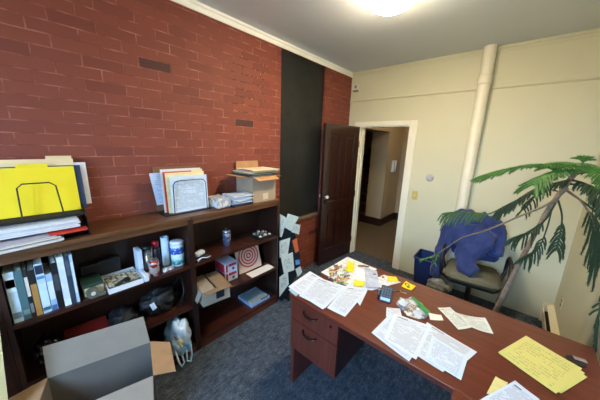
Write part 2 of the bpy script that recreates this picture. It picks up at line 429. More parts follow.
# switch
p = at(413.3, 195, y=RY)
sw = thing('light_switch', 'ivory light switch plate beside the door casing', 'switch', (p.x+.02, RY, p.z-.06))
b = B(); box(b, p.x-.015, p.x+.055, RY-.007, RY, p.z-.058, p.z+.058, bev=.003); part('plate', b, plain((198, 178, 104), .35, var=.03), sw)
b = B(); box(b, p.x+.015, p.x+.025, RY-.02, RY-.006, p.z-.012, p.z+.012, rot=(.4, 0, 0)); part('toggle', b, plain((225, 215, 170), .35, var=.03), sw)
# round plate
p = at(430, 177.5, y=RY)
th = thing('thermostat', 'small round grey dial on the cream wall between door and pipe', 'dial', (p.x, RY, p.z-.045))
b = B(); tube(b, [(p.x, RY, p.z), (p.x, RY-.012, p.z), (p.x, RY-.02, p.z)], [.046, .046, .036], 24); part('ring', b, plain((190, 190, 186), .35, .2), th, smooth=False)
b = B(); tube(b, [(p.x, RY-.02, p.z), (p.x, RY-.032, p.z)], [.026, .022], 20); part('dial_face', b, plain((186, 188, 190), .3, .2), th)
# small alarm unit high in the corner
p = at(356.5, 88, y=RY)
al = thing('motion_sensor', 'small white alarm sensor high in the corner above the door', 'sensor', (p.x, RY, p.z-.04))
b = B(); box(b, p.x-.055, p.x+.055, RY-.045, RY, p.z-.04, p.z+.04, bev=.01); part('housing', b, plain((214, 208, 190), .4, var=.03), al)
b = B(); lathe(b, [(.004, -.022), (.016, -.018), (.022, 0), (.016, .018), (.004, .022)], (p.x+.012, RY-.045, p.z+.006), 14); part('lens', b, plain((150, 146, 138), .25), al, smooth=True)
b = B(); box(b, p.x-.03, p.x+.045, RY-.05, RY-.01, p.z-.058, p.z-.038, bev=.004); part('bracket', b, plain((120, 112, 98), .5), al)
p = at(562, 303, x=RX)
ol = thing('wall_outlet', 'small ivory outlet low on the right wall above the heater end', 'outlet', (RX, p.y, p.z-.055))
b = B(); box(b, RX-.006, RX, p.y-.035, p.y+.035, p.z-.055, p.z+.055, bev=.002); part('plate', b, plain((206, 196, 160), .4, var=.03), ol)
for s in (-1, 1):
    b = B(); box(b, RX-.008, RX-.005, p.y-.014, p.y+.014, p.z+s*.022-.013, p.z+s*.022+.013); part('socket', b, plain((60, 54, 46), .4), ol)
# black panel in the recess
t = NT('blackboard'); n1 = t.noise(t.coord(), 4, 5, .65)
t.set(Base_Color=t.ramp(n1, [(.35, lin((18, 20, 21))), (.75, lin((36, 38, 38)))]), Roughness=.55)
b = B(); box(b, -.06, -.035, 2.006, 2.819, .783, 2.721); solo('blackboard', b, t.m, 'tall matte black board set into the red brick wall beside the door', 'blackboard')
# baseboard heater on right wall in the corner
ht = thing('baseboard_heater', 'cream metal baseboard heater low along the right wall', 'heater', (2.55, 3.0, 0))
M_heat = plain((222, 212, 178), .4, var=.03)
b = B(); extr(b, [(0, .0), (.012, .0), (.012, .215), (0, .215)], (RX, 2.35, 0), (RX, 3.44, 0), (-1, 0, 0)); part('back_plate', b, M_heat, ht)
b = B(); extr(b, [(.055, .03), (.062, .03), (.075, .16), (.068, .16)], (RX, 2.36, 0), (RX, 3.43, 0), (-1, 0, 0)); part('front_cover', b, M_heat, ht)
b = B(); extr(b, [(.012, .205), (.05, .19), (.052, .197), (.012, .215)], (RX, 2.36, 0), (RX, 3.43, 0), (-1, 0, 0)); part('top_hood', b, M_heat, ht)
b = B()
for k in range(60): box(b, RX-.055, RX-.015, 2.38+k*.0175, 2.383+k*.0175, .06, .13)
tube(b, [(RX-.035, 2.36, .095), (RX-.035, 3.43, .095)], .011, 8); part('heating_fins', b, plain((66, 58, 52), .5, .5), ht)
for y in (2.352, 3.432):
    b = B(); box(b, RX-.078, RX-.0005, y-.004, y+.004, 0.0, .216); part('end_cap', b, M_heat, ht)

# ================================================================== BOOKCASES
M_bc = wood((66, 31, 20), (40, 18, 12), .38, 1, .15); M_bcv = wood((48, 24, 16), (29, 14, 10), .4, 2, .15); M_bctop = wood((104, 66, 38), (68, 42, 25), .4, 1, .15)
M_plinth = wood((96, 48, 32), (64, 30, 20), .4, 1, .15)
def bookcase(y0, y1, label):
    r = thing('bookcase', label, 'bookcase', (.16, (y0+y1)/2, 0), 0, 'matching bookcases along the brick wall')
    X0, X1, t_ = .004, .31, .02
    for y in (y0, y1-t_):
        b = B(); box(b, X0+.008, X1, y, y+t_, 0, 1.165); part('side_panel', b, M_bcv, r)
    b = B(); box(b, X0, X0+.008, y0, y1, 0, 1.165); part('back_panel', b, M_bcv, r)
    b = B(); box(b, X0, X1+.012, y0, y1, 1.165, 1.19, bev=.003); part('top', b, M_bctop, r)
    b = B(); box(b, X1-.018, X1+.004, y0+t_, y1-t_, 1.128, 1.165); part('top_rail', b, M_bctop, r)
    for z in (.08, .44, .795):
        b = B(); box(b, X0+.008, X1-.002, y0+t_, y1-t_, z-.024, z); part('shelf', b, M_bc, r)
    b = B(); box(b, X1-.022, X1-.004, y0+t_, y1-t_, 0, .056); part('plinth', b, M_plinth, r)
    return r
bookcase(-.165, .7845, 'dark wood bookcase nearest the camera, holding books and the wipes canister')
bookcase(.7855, 1.70, 'dark wood bookcase beside the black board, holding the spiral card and open parcel box')
bookcase(-1.115, -.166, 'dark wood bookcase running out of the photo at its left edge')
ZT, Z1, Z2, Z3 = 1.19, .795, .44, .08   # top, upper, middle, bottom shelf heights

# ---- materials for goods
W = lambda a=(238, 238, 240): plain(tuple(int(v*.95) for v in a), .7, var=.02)
M_black = plain((20, 20, 22), .45); M_blackm = plain((16, 16, 18), .35, .2)
M_card = plain((172, 130, 88), .85, var=.08, scale=14); M_cardin = plain((150, 112, 76), .85, var=.08, scale=14)
M_cardg = plain((158, 140, 120), .85, var=.06, scale=14)

# ---- organizer with folders on the near end of the top
og = thing('desk_organizer', 'black mesh desk organizer on the near end of the bookcase top', 'organizer', (.16, -.1, ZT))
yl, yr = -.43, .215
b = B(); box(b, .03, .285, yl, yr, ZT, ZT+.004); part('bottom_tray', b, M_blackm, og)
b = B(); box(b, .03, .27, yl, yr, 1.243, 1.247); part('middle_tray', b, M_blackm, og)
M_mesh = plain((20, 19, 20), .85)
b = B(); box(b, .03, .245, yl, yr, 1.308, 1.314); tube(b, [(.245, yl, 1.311), (.245, yr, 1.311)], .006, 8); part('top_tray', b, M_mesh, og)
for y in (yl, yr-.004):
    b = B(); prism(b, [(.03, 0), (.29, 0), (.25, .13), (.03, .17)], 0, .004)
    b.transform(Matrix.Translation((0, y+.004, ZT)) @ Matrix.Rotation(PI/2, 4, 'X')); part('side_panel', b, M_blackm, og)
for x, ya, yb, zt in ((.20, -.03, .125, 1.497), (.05, -.12, .19, 1.56)):
    b = B(); tube(b, [(x, ya-.004, 1.312), (x, ya, zt-.02), (x, ya+.02, zt), (x, yb-.035, zt), (x, yb-.012, zt-.02), (x, yb, 1.312)], .0035, 8); part('wire_hoop', b, M_black, og)
def standsheet(name, mat, label, cat, x0, x1, y0, y1, z0, z1, th=.003, curl=0.0, seed=0, group=None, tilt=0.0, tab=None):
    """upright folder or sheet facing +x; foot at x0, head at x1"""
    b = B()
    dz = tilt
    q = [(x0, y0, z0+dz), (x0, y1, z0-dz*.3), (x1, y1, z1-dz*.3), (x1, y0, z1+dz)]
    if dz:
        ww = dz
        q = [(x0, y0+ww, z0), (x0, y1+ww, z0+dz*.4), (x1, y1-ww, z1), (x1, y0-ww, z1-dz*.4)]
    sheet(b, q, th, 8, 8, curl, seed, nrm=Vector((1, 0, .05)).normalized())
    if tab:
        a, c = tab
        box(b, x1, x1+th, a, c, z1-.003, z1+.018)
    return solo(name, b, mat, label, cat, group)
gf = 'folders in the black mesh organizer'
M_yel = plain((232, 206, 18), .6, var=.03, scale=4); M_man = plain((226, 200, 158), .7, var=.04, scale=6); M_navy = plain((40, 66, 112), .6)
standsheet('file_folder', M_yel, 'bright yellow file folder at the front of the black organizer', 'folder', .135, .105, -.17, .208, 1.315, 1.572, .004, .004, 1, gf, tab=(-.02, .10))
standsheet('file_folder', M_navy, 'dark blue folder edge sticking out behind the yellow folder', 'folder', .112, .082, -.19, .24, 1.316, 1.576, .004, .0, 2, gf)
standsheet('file_folder', M_man, 'manila folder standing taller behind the yellow folder', 'folder', .092, .065, -.2, .215, 1.316, 1.613, .004, .003, 3, gf, tab=(.10, .21))
standsheet('paper_sheet', W((232, 232, 240)), 'white paper poking out past the blue folder', 'paper', .072, .06, -.15, .27, 1.33, 1.59, .003, .003, 4)
standsheet('file_folder', plain((206, 180, 150), .7), 'tan folder at the rear of the black organizer', 'folder', .05, .046, -.3, .19, 1.316, 1.585, .004, .003, 5, gf)
# stacks in trays
def pile(name, label, cat, q, n, dz, mats, group=None, seed=0, jit=.006, curl=.003, top=None):
    """thin stack of loose sheets that sits as one pile of paper"""
    rnd = random.Random(seed); r = thing(name, label, cat, (sum(p[0] for p in q)/4, sum(p[1] for p in q)/4, min(p[2] for p in q)), 0, group)
    for i in range(n):
        o = Vector((rnd.uniform(-jit, jit), rnd.uniform(-jit, jit), i*dz))
        b = B(); sheet(b, [Vector(p)+o for p in q], dz*.9, 5, 5, curl if i == n-1 else 0, seed+i)
        part('sheet', b, (top if (top and i == n-1) else mats[i % len(mats)]), r)
    return r
Wp = W((226, 224, 226)); Wg = W((206, 204, 208)); Wc = W((228, 216, 196))
pile('paper_stack', 'stack of white papers in the middle tray of the organizer', 'papers', [(.30, -.28, 1.248), (.285, .175, 1.248), (.07, .17, 1.248), (.07, -.28, 1.248)], 8, .0065, [Wp, Wg, Wp], seed=3, jit=.008, top=printed((208, 204, 200), (120, 116, 112), 12, .5, False, 3))
pile('paper_stack', 'curled white and cream papers in the bottom tray, jutting over the shelf edge', 'papers', [(.365, -.30, 1.195), (.315, .085, 1.195), (.08, .10, 1.195), (.08, -.30, 1.195)], 6, .006, [Wp, Wc, W((196, 188, 196))], seed=5, jit=.016)
b = B(); sheet(b, [(.325, .05, 1.2325), (.325, .203, 1.2325), (.10, .205, 1.236), (.10, .03, 1.236)], .004, 5, 5, .003, 3); solo('file_folder', b, plain((196, 52, 34), .6), 'red folder corner sticking out below the white papers in the organizer', 'folder')

# ---- second file sorter
so = thing('file_sorter', 'dark wire file sorter standing mid bookcase top', 'file sorter', (.13, .81, ZT))
b = B(); box(b, .045, .215, .655, 1.01, ZT, ZT+.008); part('base', b, M_black, so)
for x, zt, mt in ((.20, 1.445, plain((44, 58, 96), .35, .5)), (.055, 1.50, M_black)):
    b = B(); tube(b, [(x, .725, ZT+.006), (x, .728, zt-.03), (x, .745, zt-.006), (x, .77, zt), (x, .94, zt), (x, .965, zt-.008), (x, .982, zt-.03), (x, .985, ZT+.006)], .0035, 8); part('wire_hoop', b, mt, so)
gs2 = 'files in the wire sorter'
standsheet('printed_form', printed((222, 230, 238), (110, 124, 146), 30, .8, False, 11, boxy=True), 'pale printed form at the front of the wire sorter', 'paper', .185, .17, .715, 1.005, ZT+.009, 1.475, .002, .004, 2, gs2)
standsheet('file_folder', plain((222, 214, 170), .7), 'pale yellow folder behind the printed form in the sorter', 'folder', .17, .15, .695, .99, ZT+.009, 1.49, .004, .003, 6, gs2)
standsheet('file_folder', plain((230, 204, 160), .7), 'manila folder in the sorter with a raised tab', 'folder', .152, .132, .70, 1.0, ZT+.009, 1.50, .004, .003, 7, gs2, tab=(.9, .99))
standsheet('file_folder', plain((206, 72, 44), .6), 'orange-red folder with its top edge showing in the wire sorter', 'folder', .135, .118, .69, .985, ZT+.009, 1.508, .004, .0, 8, gs2)
standsheet('paper_sheet', W((226, 226, 226)), 'plain white sheets behind the orange-red folder in the sorter', 'paper', .12, .10, .68, .99, ZT+.009, 1.525, .006, .003, 9, gs2)
standsheet('paper_sheet', printed((206, 214, 232), (130, 140, 170), 16, .4, False, 4), 'bluish sheet tilted out at the left of the wire sorter', 'paper', .10, .085, .625, .86, ZT+.07, 1.505, .002, .004, 12, gs2, tilt=.014)
b = B(); box(b, .012, .022, .66, 1.0, ZT, 1.535, rot=(0, -.03, 0)); solo('clipboard', b, plain((120, 86, 58), .6), 'brown board leaning on the brick behind the wire sorter', 'board')

# ---- clear plastic bundle + mail stack
b = B(); box(b, .10, .29, 1.03, 1.15, ZT+.012, ZT+.085); bmesh.ops.subdivide_edges(b, edges=b.edges[:], cuts=5, use_grid_fill=True); crumple(b, .012, 16, 3)
solo('plastic_bundle', b, clear((206, 208, 210), .5), 'crumpled clear plastic wrapping on the bookcase top left of the mail', 'plastic wrap')
rnd = random.Random(4)
b = B(); box(b, .11, .315, 1.165, 1.375, ZT, ZT+.018, bev=.004); solo('catalogue', b, plain((34, 38, 60), .35), 'dark glossy catalogue at the bottom of the mail pile', 'catalogue')
for i in range(8):
    a = rnd.uniform(-.2, .2); c = Vector((.215+rnd.uniform(-.012, .014), 1.268+rnd.uniform(-.012, .01), ZT+.019+i*.0095))
    dx, dy = .09+rnd.uniform(-.012, .008), .102+rnd.uniform(-.016, .002)
    R_ = Matrix.Rotation(a, 4, 'Z'); q = [c + R_ @ Vector(v) for v in ((dx, -dy, 0), (dx, dy, 0), (-dx, dy, 0), (-dx, -dy, 0))]
    b = B(); sheet(b, q, .0072, 5, 5, .012 if i == 7 else .002, i)
    names = ['lowest', 'second lowest', 'third from the bottom', 'fourth from the bottom', 'fourth from the top', 'third from the top', 'second from the top', 'topmost']
    solo('envelope', b, printed(((226, 226, 232), (208, 214, 226), (232, 226, 216))[i % 3], (90, 92, 104), 9, .4, True, i), 'white envelope, %s of the mail pile by the carton' % names[i], 'envelope', 'mail pile on the bookcase')

# ---- carton with papers
ct = thing('cardboard_box', 'open cardboard carton filled with folders at the far end of bookcase top', 'box', (.17, 1.53, ZT))
cx0, cx1, cy0, cy1, cz = .035, .295, 1.385, 1.665, 1.435
b = B(); t_ = .004
box(b, cx0, cx1, cy0, cy0+t_, ZT, cz); box(b, cx0, cx1, cy1-t_, cy1, ZT, cz); box(b, cx0, cx0+t_, cy0+t_, cy1-t_, ZT, cz); box(b, cx1-t_, cx1, cy0+t_, cy1-t_, ZT, cz); box(b, cx0+t_, cx1-t_, cy0+t_, cy1-t_, ZT, ZT+.004)
part('carton', b, M_cardg, ct)
def flap(root, e0, e1, out, taper=.02, th=.004, mat=M_card, name='flap'):
    """flap hinged on edge e0-e1, pointing along out"""
    e0, e1, out = Vector(e0), Vector(e1), Vector(out); d_ = (e1-e0).normalized()
    b = B(); nv = (e1-e0).cross(out).normalized()
    sheet(b, [e0, e1, e1+out-d_*taper, e0+out+d_*taper], th, 2, 2, nrm=nv); return part(name, b, mat, root)
flap(ct, (cx1, cy0, cz), (cx1, cy1, cz), (.07, 0, -.028)); flap(ct, (cx0, cy0, cz), (cx1, cy0, cz), (0, -.13, .012)); flap(ct, (cx0, cy0, cz), (cx0, cy1, cz), (-.012, 0, .125), .01)
flap(ct, (cx0, cy1, cz), (cx1, cy1, cz), (0, .10, -.02))
b = B(); box(b, cx1, cx1+.0015, 1.50, 1.57, 1.21, 1.27); part('shipping_label', b, plain((196, 180, 150), .7), ct)
fm = [plain((58, 56, 52), .6), plain((226, 226, 222), .7), plain((70, 96, 66), .6), plain((220, 202, 160), .7), plain((196, 200, 206), .6), plain((196, 70, 44), .6), plain((216, 204, 172), .7)]
fl = ['dark grey folder lowest in the pile on the carton', 'white papers low in the pile on the carton', 'green folder in the pile on the carton', 'manila folder in the pile on the carton', 'light grey papers in the pile on the carton', 'orange-red folder near the top of the carton pile', 'cream folder topmost on the carton']
rnd = random.Random(9)
b = B(); box(b, cx0+.02, cx1-.02, cy0+.02, cy1-.02, ZT+.005, cz+.008); solo('paper_ream', b, W((214, 212, 208)), 'block of papers filling the carton on the bookcase top', 'papers')
for i in range(7):
    a = rnd.uniform(-.12, .12); ox, oy = rnd.uniform(-.008, .025), rnd.uniform(-.03, .03)
    c = Vector((.17+ox, 1.53+oy, cz+.0138+i*.0068)); R_ = Matrix.Rotation(a, 4, 'Z')
    dx, dy = ((.135, .18), (.13, .165), (.14, .19), (.13, .175), (.125, .165), (.11, .12), (.13, .16))[i]
    q = [c + R_ @ Vector(v) for v in ((dx, -dy, 0), (dx, dy, 0), (-dx, dy, 0), (-dx, -dy, 0))]
    b = B(); sheet(b, q, .0055, 5, 5, .006 if i > 4 else 0, i); solo('file_folder', b, fm[i], fl[i], 'folder', 'folders piled on the carton')

# ================================================================== LEFT BOOKCASE CONTENT
def book(y0, y1, h, dpt, rgb, label, bands=(), page=(226, 220, 205), xf=.285, name='book', rough=.45, lean=0.0):
    r = thing(name, label, 'book' if name == 'book' else 'binder', (xf-dpt/2, (y0+y1)/2, Z1), 0, 'books on the upper left shelf')
    b = B(); tt = min(.0025, (y1-y0)*.2)
    box(b, xf-dpt, xf, y0, y0+tt, Z1, Z1+h); box(b, xf-dpt, xf, y1-tt, y1, Z1, Z1+h); box(b, xf-tt, xf, y0+tt, y1-tt, Z1, Z1+h)
    part('cover', b, plain(rgb, rough, var=.06), r)
    b = B(); box(b, xf-dpt+.003, xf-tt, y0+tt, y1-tt, Z1+.003, Z1+h-.003); part('pages', b, plain(page, .8), r)
    for z0, z1, c in bands:
        b = B(); box(b, xf, xf+.0008, y0+.0015, y1-.0015, Z1+z0*h, Z1+z1*h); part('spine_label', b, plain(c, .5) if isinstance(c, tuple) else c, r)
    return r
txt = printed((214, 226, 238), (90, 110, 140), 26, .8, False, 21)
book(-.138, -.104, .28, .24, (178, 200, 216), 'wide pale blue binder, first on the upper left shelf', ((.62, .9, (206, 220, 232)), (.70, .86, (120, 140, 160)), (.08, .2, (104, 124, 134))), name='binder')
book(-.1025, -.076, .28, .23, (72, 104, 112), 'teal grey book next to the wide pale blue binder', ((.1, .2, (120, 150, 150)),))
book(-.0745, -.0595, .275, .22, (26, 28, 34), 'black book with a long cream spine label between teal and brown books', ((.45, .85, (206, 200, 190)), (.1, .3, (120, 120, 124))))
book(-.058, -.033, .265, .22, (28, 26, 30), 'black topped book with tan lower spine on the upper left shelf', ((.0, .7, (168, 124, 66)),))
book(-.0315, .0, .29, .23, (176, 204, 226), 'tall light blue book with a dark emblem at its top', ((.80, .97, (34, 40, 66)), (.70, .76, (90, 130, 180)), (.1, .6, (196, 216, 232)), (.05, .12, (60, 110, 130))))
book(.002, .026, .22, .20, (150, 178, 212), 'short pale blue book between the tall light blue and black ones', ((.3, .8, (206, 218, 234)), (.0, .15, (70, 96, 150))))
book(.028, .052, .275, .22, (18, 20, 26), 'black book with tiny light spine marks beside tall white book', ((.4, .75, (64, 66, 72)),))
book(.0545, .082, .30, .23, (218, 226, 232), 'tall white book on the upper left shelf', ((.15, .9, (204, 214, 224)),))
book(.084, .104, .30, .23, (44, 58, 76), 'dark navy book right of the tall white book', ((.6, .9, (70, 86, 106)),))
book(.1055, .1185, .30, .23, (170, 194, 214), 'thin light blue book, last of the row on the upper left shelf', ((.2, .85, (204, 218, 230)),))
# small green box with disc
b = B(); box(b, .12, .26, .145, .24, Z1, Z1+.055, bev=.003)
gb = thing('storage_box', 'small green topped box on the shelf right of the books', 'box', (.19, .19, Z1))
part('box_body', b, plain((186, 178, 150), .6), gb)
b = B(); box(b, .118, .262, .143, .242, Z1+.0555, Z1+.075, bev=.003); part('lid', b, plain((36, 62, 52), .5), gb)
td = thing('tape_dispenser', 'grey round tape dispenser in front of the small green box', 'tape dispenser', (.285, .19, Z1))
b = B(); tube(b, [(.275, .16, Z1+.032), (.305, .16, Z1+.032)], .032, 20); bmesh.ops.translate(b, verts=b.verts[:], vec=(0, .02, 0)); box(b, .275, .305, .165, .24, Z1, Z1+.022, bev=.003); part('shell', b, plain((96, 98, 84), .4), td)
b = B(); tube(b, [(.305, .18, Z1+.032), (.307, .18, Z1+.032)], .012, 14); part('hub', b, plain((200, 196, 180), .4), td)
# dark box behind
b = B(); box(b, .03, .10, .16, .37, Z1, Z1+.13, bev=.004); box(b, .05, .10, .25, .37, Z1+.13, Z1+.14); solo('storage_case', b, plain((24, 24, 30), .4), 'black case at the back of the shelf behind the photo tray', 'case')
# photo tray
pt = thing('photo_tray', 'white shallow tray full of photo cards on the upper left shelf', 'tray', (.2, .34, Z1), .0)
M_tr = plain((214, 216, 222), .5, var=.03)
b = B(); x0, x1, y0, y1 = .10, .325, .25, .44
box(b, x0, x1, y0, y1, Z1, Z1+.004); box(b, x0, x1, y0, y0+.004, Z1+.004, Z1+.035); box(b, x0, x1, y1-.004, y1, Z1+.004, Z1+.035); box(b, x0, x0+.004, y0+.004, y1-.004, Z1+.004, Z1+.035); box(b, x1-.004, x1, y0+.004, y1-.004, Z1+.004, Z1+.035)
part('tray', b, M_tr, pt)
t = NT('photo_cards'); nz = t.n('ShaderNodeTexVoronoi'); nz.inputs['Scale'].default_value = 55; t.l(t.coord(), nz.inputs[0])
t.set(Base_Color=t.ramp(nz.outputs['Color'], [(.25, lin((46, 58, 40))), (.5, lin((150, 150, 128))), (.75, lin((208, 204, 190)))]), Roughness=.4)
for k, (ya, yb) in enumerate(((.258, .315), (.317, .375), (.377, .434))):
    b = B(); box(b, .13, .318, ya, yb, Z1+.0045, Z1+.030+.002*k, bev=.002); solo('photo_cards', b, t.m, 'bundle of green and white photo cards, %s in the white tray' % ('nearest the books', 'middle', 'nearest the spray can')[k], 'cards', 'photo card bundles in the tray')
b = B(); tube(b, [(.315, .29, Z1+.043), (.29, .33, Z1+.046), (.27, .36, Z1+.046)], [.008, .010, .007], 10); box(b, .26, .30, .345, .375, Z1+.036, Z1+.05, bev=.003); solo('black_gadget', b, M_black, 'small black gadget lying on the photo cards', 'gadget')
wb = thing('white_box', 'slim white box standing upright at the end of the photo tray', 'box', (.15, .47, Z1))
b = B(); box(b, .11, .20, .452, .482, Z1, Z1+.185, bev=.003); part('box_body', b, plain((198, 212, 234), .5, var=.03), wb)
b = B(); box(b, .19, .325, .445, .475, Z1, Z1+.045, bev=.004); part('box_foot', b, plain((206, 216, 232), .5, var=.03), wb)
# tumbler
tb = thing('tumbler', 'steel and black travel tumbler behind the soda can', 'tumbler', (.15, .527, Z1))
b = B(); lathe(b, [(.028, 0), (.031, .01), (.036, .17)], (.15, .527, Z1), 24); part('cup', b, plain((150, 152, 156), .22, .9), tb, smooth=True)
b = B(); lathe(b, [(.037, .1705), (.038, .178), (.036, .19), (.012, .194)], (.15, .527, Z1), 24); part('lid', b, M_black, tb, smooth=True)
def can(x, y, z, body, label, cat='can', h=.122, r=.033):
    c = thing('soda_can', label, cat, (x, y, z))
    b = B(); lathe(b, [(r*.78, 0), (r*.8, .004), (r, .014), (r, h-.016), (r*.86, h-.004)], (x, y, z), 24); part('can_body', b, body, c, smooth=True)
    b = B(); lathe(b, [(r*.86, h-.0038), (r*.86, h), (r*.8, h), (r*.78, h-.003), (.004, h-.003)], (x, y, z), 24); part('can_top', b, plain((190, 192, 196), .25, .9), c, smooth=True)
    b = B(); box(b, x-.008, x+.008, y-.012, y+.006, z+h-.0025, z+h); part('pull_tab', b, plain((170, 172, 178), .25, .9), c)
    return c
def canmat(base, mark, seed, th=.55):
    t = NT('can_print'); mp = t.n('ShaderNodeMapping'); mp.inputs['Scale'].default_value = (18, 18, 34); mp.inputs['Location'].default_value = (seed, 0, 0); t.l(t.coord(), mp.inputs[0])
    n = t.noise(mp.outputs[0], 1.0, 2); t.set(Base_Color=t.mix(t.math('GREATER_THAN', n, th), lin(base), lin(mark)), Roughness=.28, Metallic=.55); return t.m
can(.268, .527, Z1, canmat((196, 192, 192), (170, 40, 44), 2, .52), 'silver and red soda can at the front of the upper left shelf')
sp = thing('spray_can', 'black aerosol can with a red cap behind the soda can', 'spray can', (.14, .588, Z1))
b = B(); lathe(b, [(.026, 0), (.027, .004), (.027, .145), (.02, .158)], (.14, .588, Z1), 22); part('can_body', b, plain((40, 34, 40), .3, .3), sp, smooth=True)
b = B(); lathe(b, [(.0235, .1585), (.0235, .19), (.0205, .205), (.006, .207)], (.14, .588, Z1), 22); part('cap', b, plain((150, 26, 34), .35), sp, smooth=True)
b = B(); lathe(b, [(.028, 0), (.028, .225), (.018, .225), (.018, .21)], (.155, .65, Z1), 22); solo('paper_roll', b, plain((206, 222, 240), .6, var=.03), 'tall white paper roll standing beside the wipes canister', 'roll', smooth=False)
wp = thing('wipes_canister', 'white and blue disinfecting wipes canister on upper left shelf', 'canister', (.215, .712, Z1))
c0 = (.215, .712, Z1)
b = B(); lathe(b, [(.044, 0), (.047, .005), (.047, .165), (.045, .172)], c0, 28); part('canister', b, plain((206, 220, 232), .35, var=.02), wp, smooth=True)
t = NT('wipes_label'); s_ = t.n('ShaderNodeSeparateXYZ'); t.l(t.coord(), s_.inputs[0]); nn = t.noise(t.coord(), 46, 2)
zc = s_.outputs[2]
colr = t.ramp(t.math('DIVIDE', zc, .18), [(.0, lin((24, 96, 120))), (.2, lin((30, 128, 128))), (.36, lin((190, 222, 236))), (.52, lin((220, 230, 240))), (.56, lin((30, 74, 168))), (.92, lin((40, 96, 190)))])
colr = t.mix(t.math('MULTIPLY', t.math('GREATER_THAN', nn, .6), .55), colr, lin((232, 238, 244)))
t.set(Base_Color=colr, Roughness=.3)
b = B(); lathe(b, [(.0473, .012), (.0473, .15)], c0, 28, cap=False); part('label', b, t.m, wp, smooth=True, label='blue and teal printed label')
b = B(); lathe(b, [(.0475, .1725), (.0475, .188), (.044, .194), (.02, .196)], c0, 28); part('lid', b, plain((214, 226, 236), .35, var=.02), wp, smooth=True)
# small glassware
M_gls = clear((220, 225, 230), .35, .1)
for k, (x, y, r, h) in enumerate(((.285, .478, .016, .04), (.275, .598, .02, .03), (.262, .64, .022, .022))):
    b = B(); lathe(b, [(r*.8, 0), (r, .004), (r, h*.8), (r*.7, h), (r*.6, h), (r*.7, .006)], (x, y, Z1), 16); solo('glass_jar', b, M_gls, ('tiny clear glass jar left of the silver soda can', 'tiny clear glass jar just right of the silver soda can', 'low clear glass dish in front of the wipes canister')[k], 'jar', 'small glassware on the upper left shelf', smooth=True)

# middle shelf, left bookcase
def blob(c, r, amt, freq, seed, sub=4):
    b = B(); bmesh.ops.create_icosphere(b, subdivisions=sub, radius=1)
    for v in b.verts:
        n = noise.noise(v.co*freq+Vector((seed, 1, 2)))+.5*noise.noise(v.co*freq*2.3+Vector((seed, 5, 2)))
        v.co *= 1+amt*n
    for v in b.verts:
        v.co = Vector((v.co.x*r[0], v.co.y*r[1], v.co.z*r[2])) + Vector(c)
    zm = c[2]-r[2]*.8
    for v in b.verts: v.co.z = max(v.co.z, zm)
    return b
bg = thing('shoulder_bag', 'black shoulder bag slumped on the middle shelf under the wipes', 'bag', (.18, .56, Z2))
b = blob((.16, .57, Z2+.078), (.10, .125, .097), .35, 2.2, 3); part('bag_body', b, plain((17, 18, 22), .6, bump=.4), bg, smooth=True)
b = B(); tube(b, [(.26, .68, Z2+.01), (.25, .725, Z2+.12), (.2, .735, Z2+.22), (.15, .72, Z2+.19), (.14, .66, Z2+.12)], .006, 8); part('strap', b, M_black, bg, smooth=True)
b = B(); box(b, .285, .288, .475, .505, Z2+.10, Z2+.155, rot=(.3, 0, 0)); part('tag', b, plain((196, 206, 220), .5), bg, label='white paper tag')
b = blob((.17, .33, Z2+.057), (.10, .08, .07), .3, 2.6, 8); solo('cloth_pouch', b, plain((17, 17, 21), .65, bump=.3), 'black cloth pouch lying left of the shoulder bag', 'pouch', smooth=True)
b = B(); sheet(b, [(.29, .02, Z2+.012), (.30, .24, Z2+.012), (.06, .25, Z2+.05), (.05, .03, Z2+.05)], .02, 4, 4); solo('file_folder', b, plain((134, 34, 30), .5), 'dark red folder lying on the middle shelf behind the big carton', 'folder')
b = blob((.2, -.05, Z2+.067), (.09, .055, .083), .3, 3, 12); t = NT('glossy_black_bag'); n_ = t.noise(t.coord(), 18, 4); t.set(Base_Color=lin((22, 20, 24)), Roughness=.12); t.bump(n_, 1.0, .02)
solo('garbage_bag', b, t.m, 'crumpled glossy black bag on the middle shelf below the binder', 'bag', smooth=True)
# plastic grocery bag, bottom shelf
pg = thing('grocery_bag', 'white and pale blue plastic bag bulging from the bottom shelf', 'bag', (.24, .64, Z3))
t = NT('thin_plastic'); n_ = t.noise(t.coord(), 10, 4); n3 = t.noise(t.coord(), 4, 2)
t.set(Base_Color=t.ramp(n3, [(.42, lin((140, 184, 220))), (.6, lin((206, 218, 230)))]), Roughness=.3, Subsurface_Weight=.1); t.bump(n_, .6, .02)
b = blob((.265, .645, Z3+.125), (.13, .09, .155), .22, 2.2, 21); part('bag_body', b, t.m, pg, smooth=True)
for s in (-1, 1):
    b = B(); tube(b, [(.36, .64+s*.06, Z3+.10), (.395, .64+s*.05, Z3+.0), (.40, .64+s*.035, Z3-.045), (.39, .64+s*.01, Z3-.03), (.372, .64+s*.02, Z3+.05)], .007, 6); part('handle', b, t.m, pg, smooth=True)
b = blob((.34, .645, Z3+.13), (.05, .05, .06), .3, 2.6, 5); part('bag_content', b, plain((232, 226, 176), .6), pg, smooth=True, label='pale yellow bundle showing through')

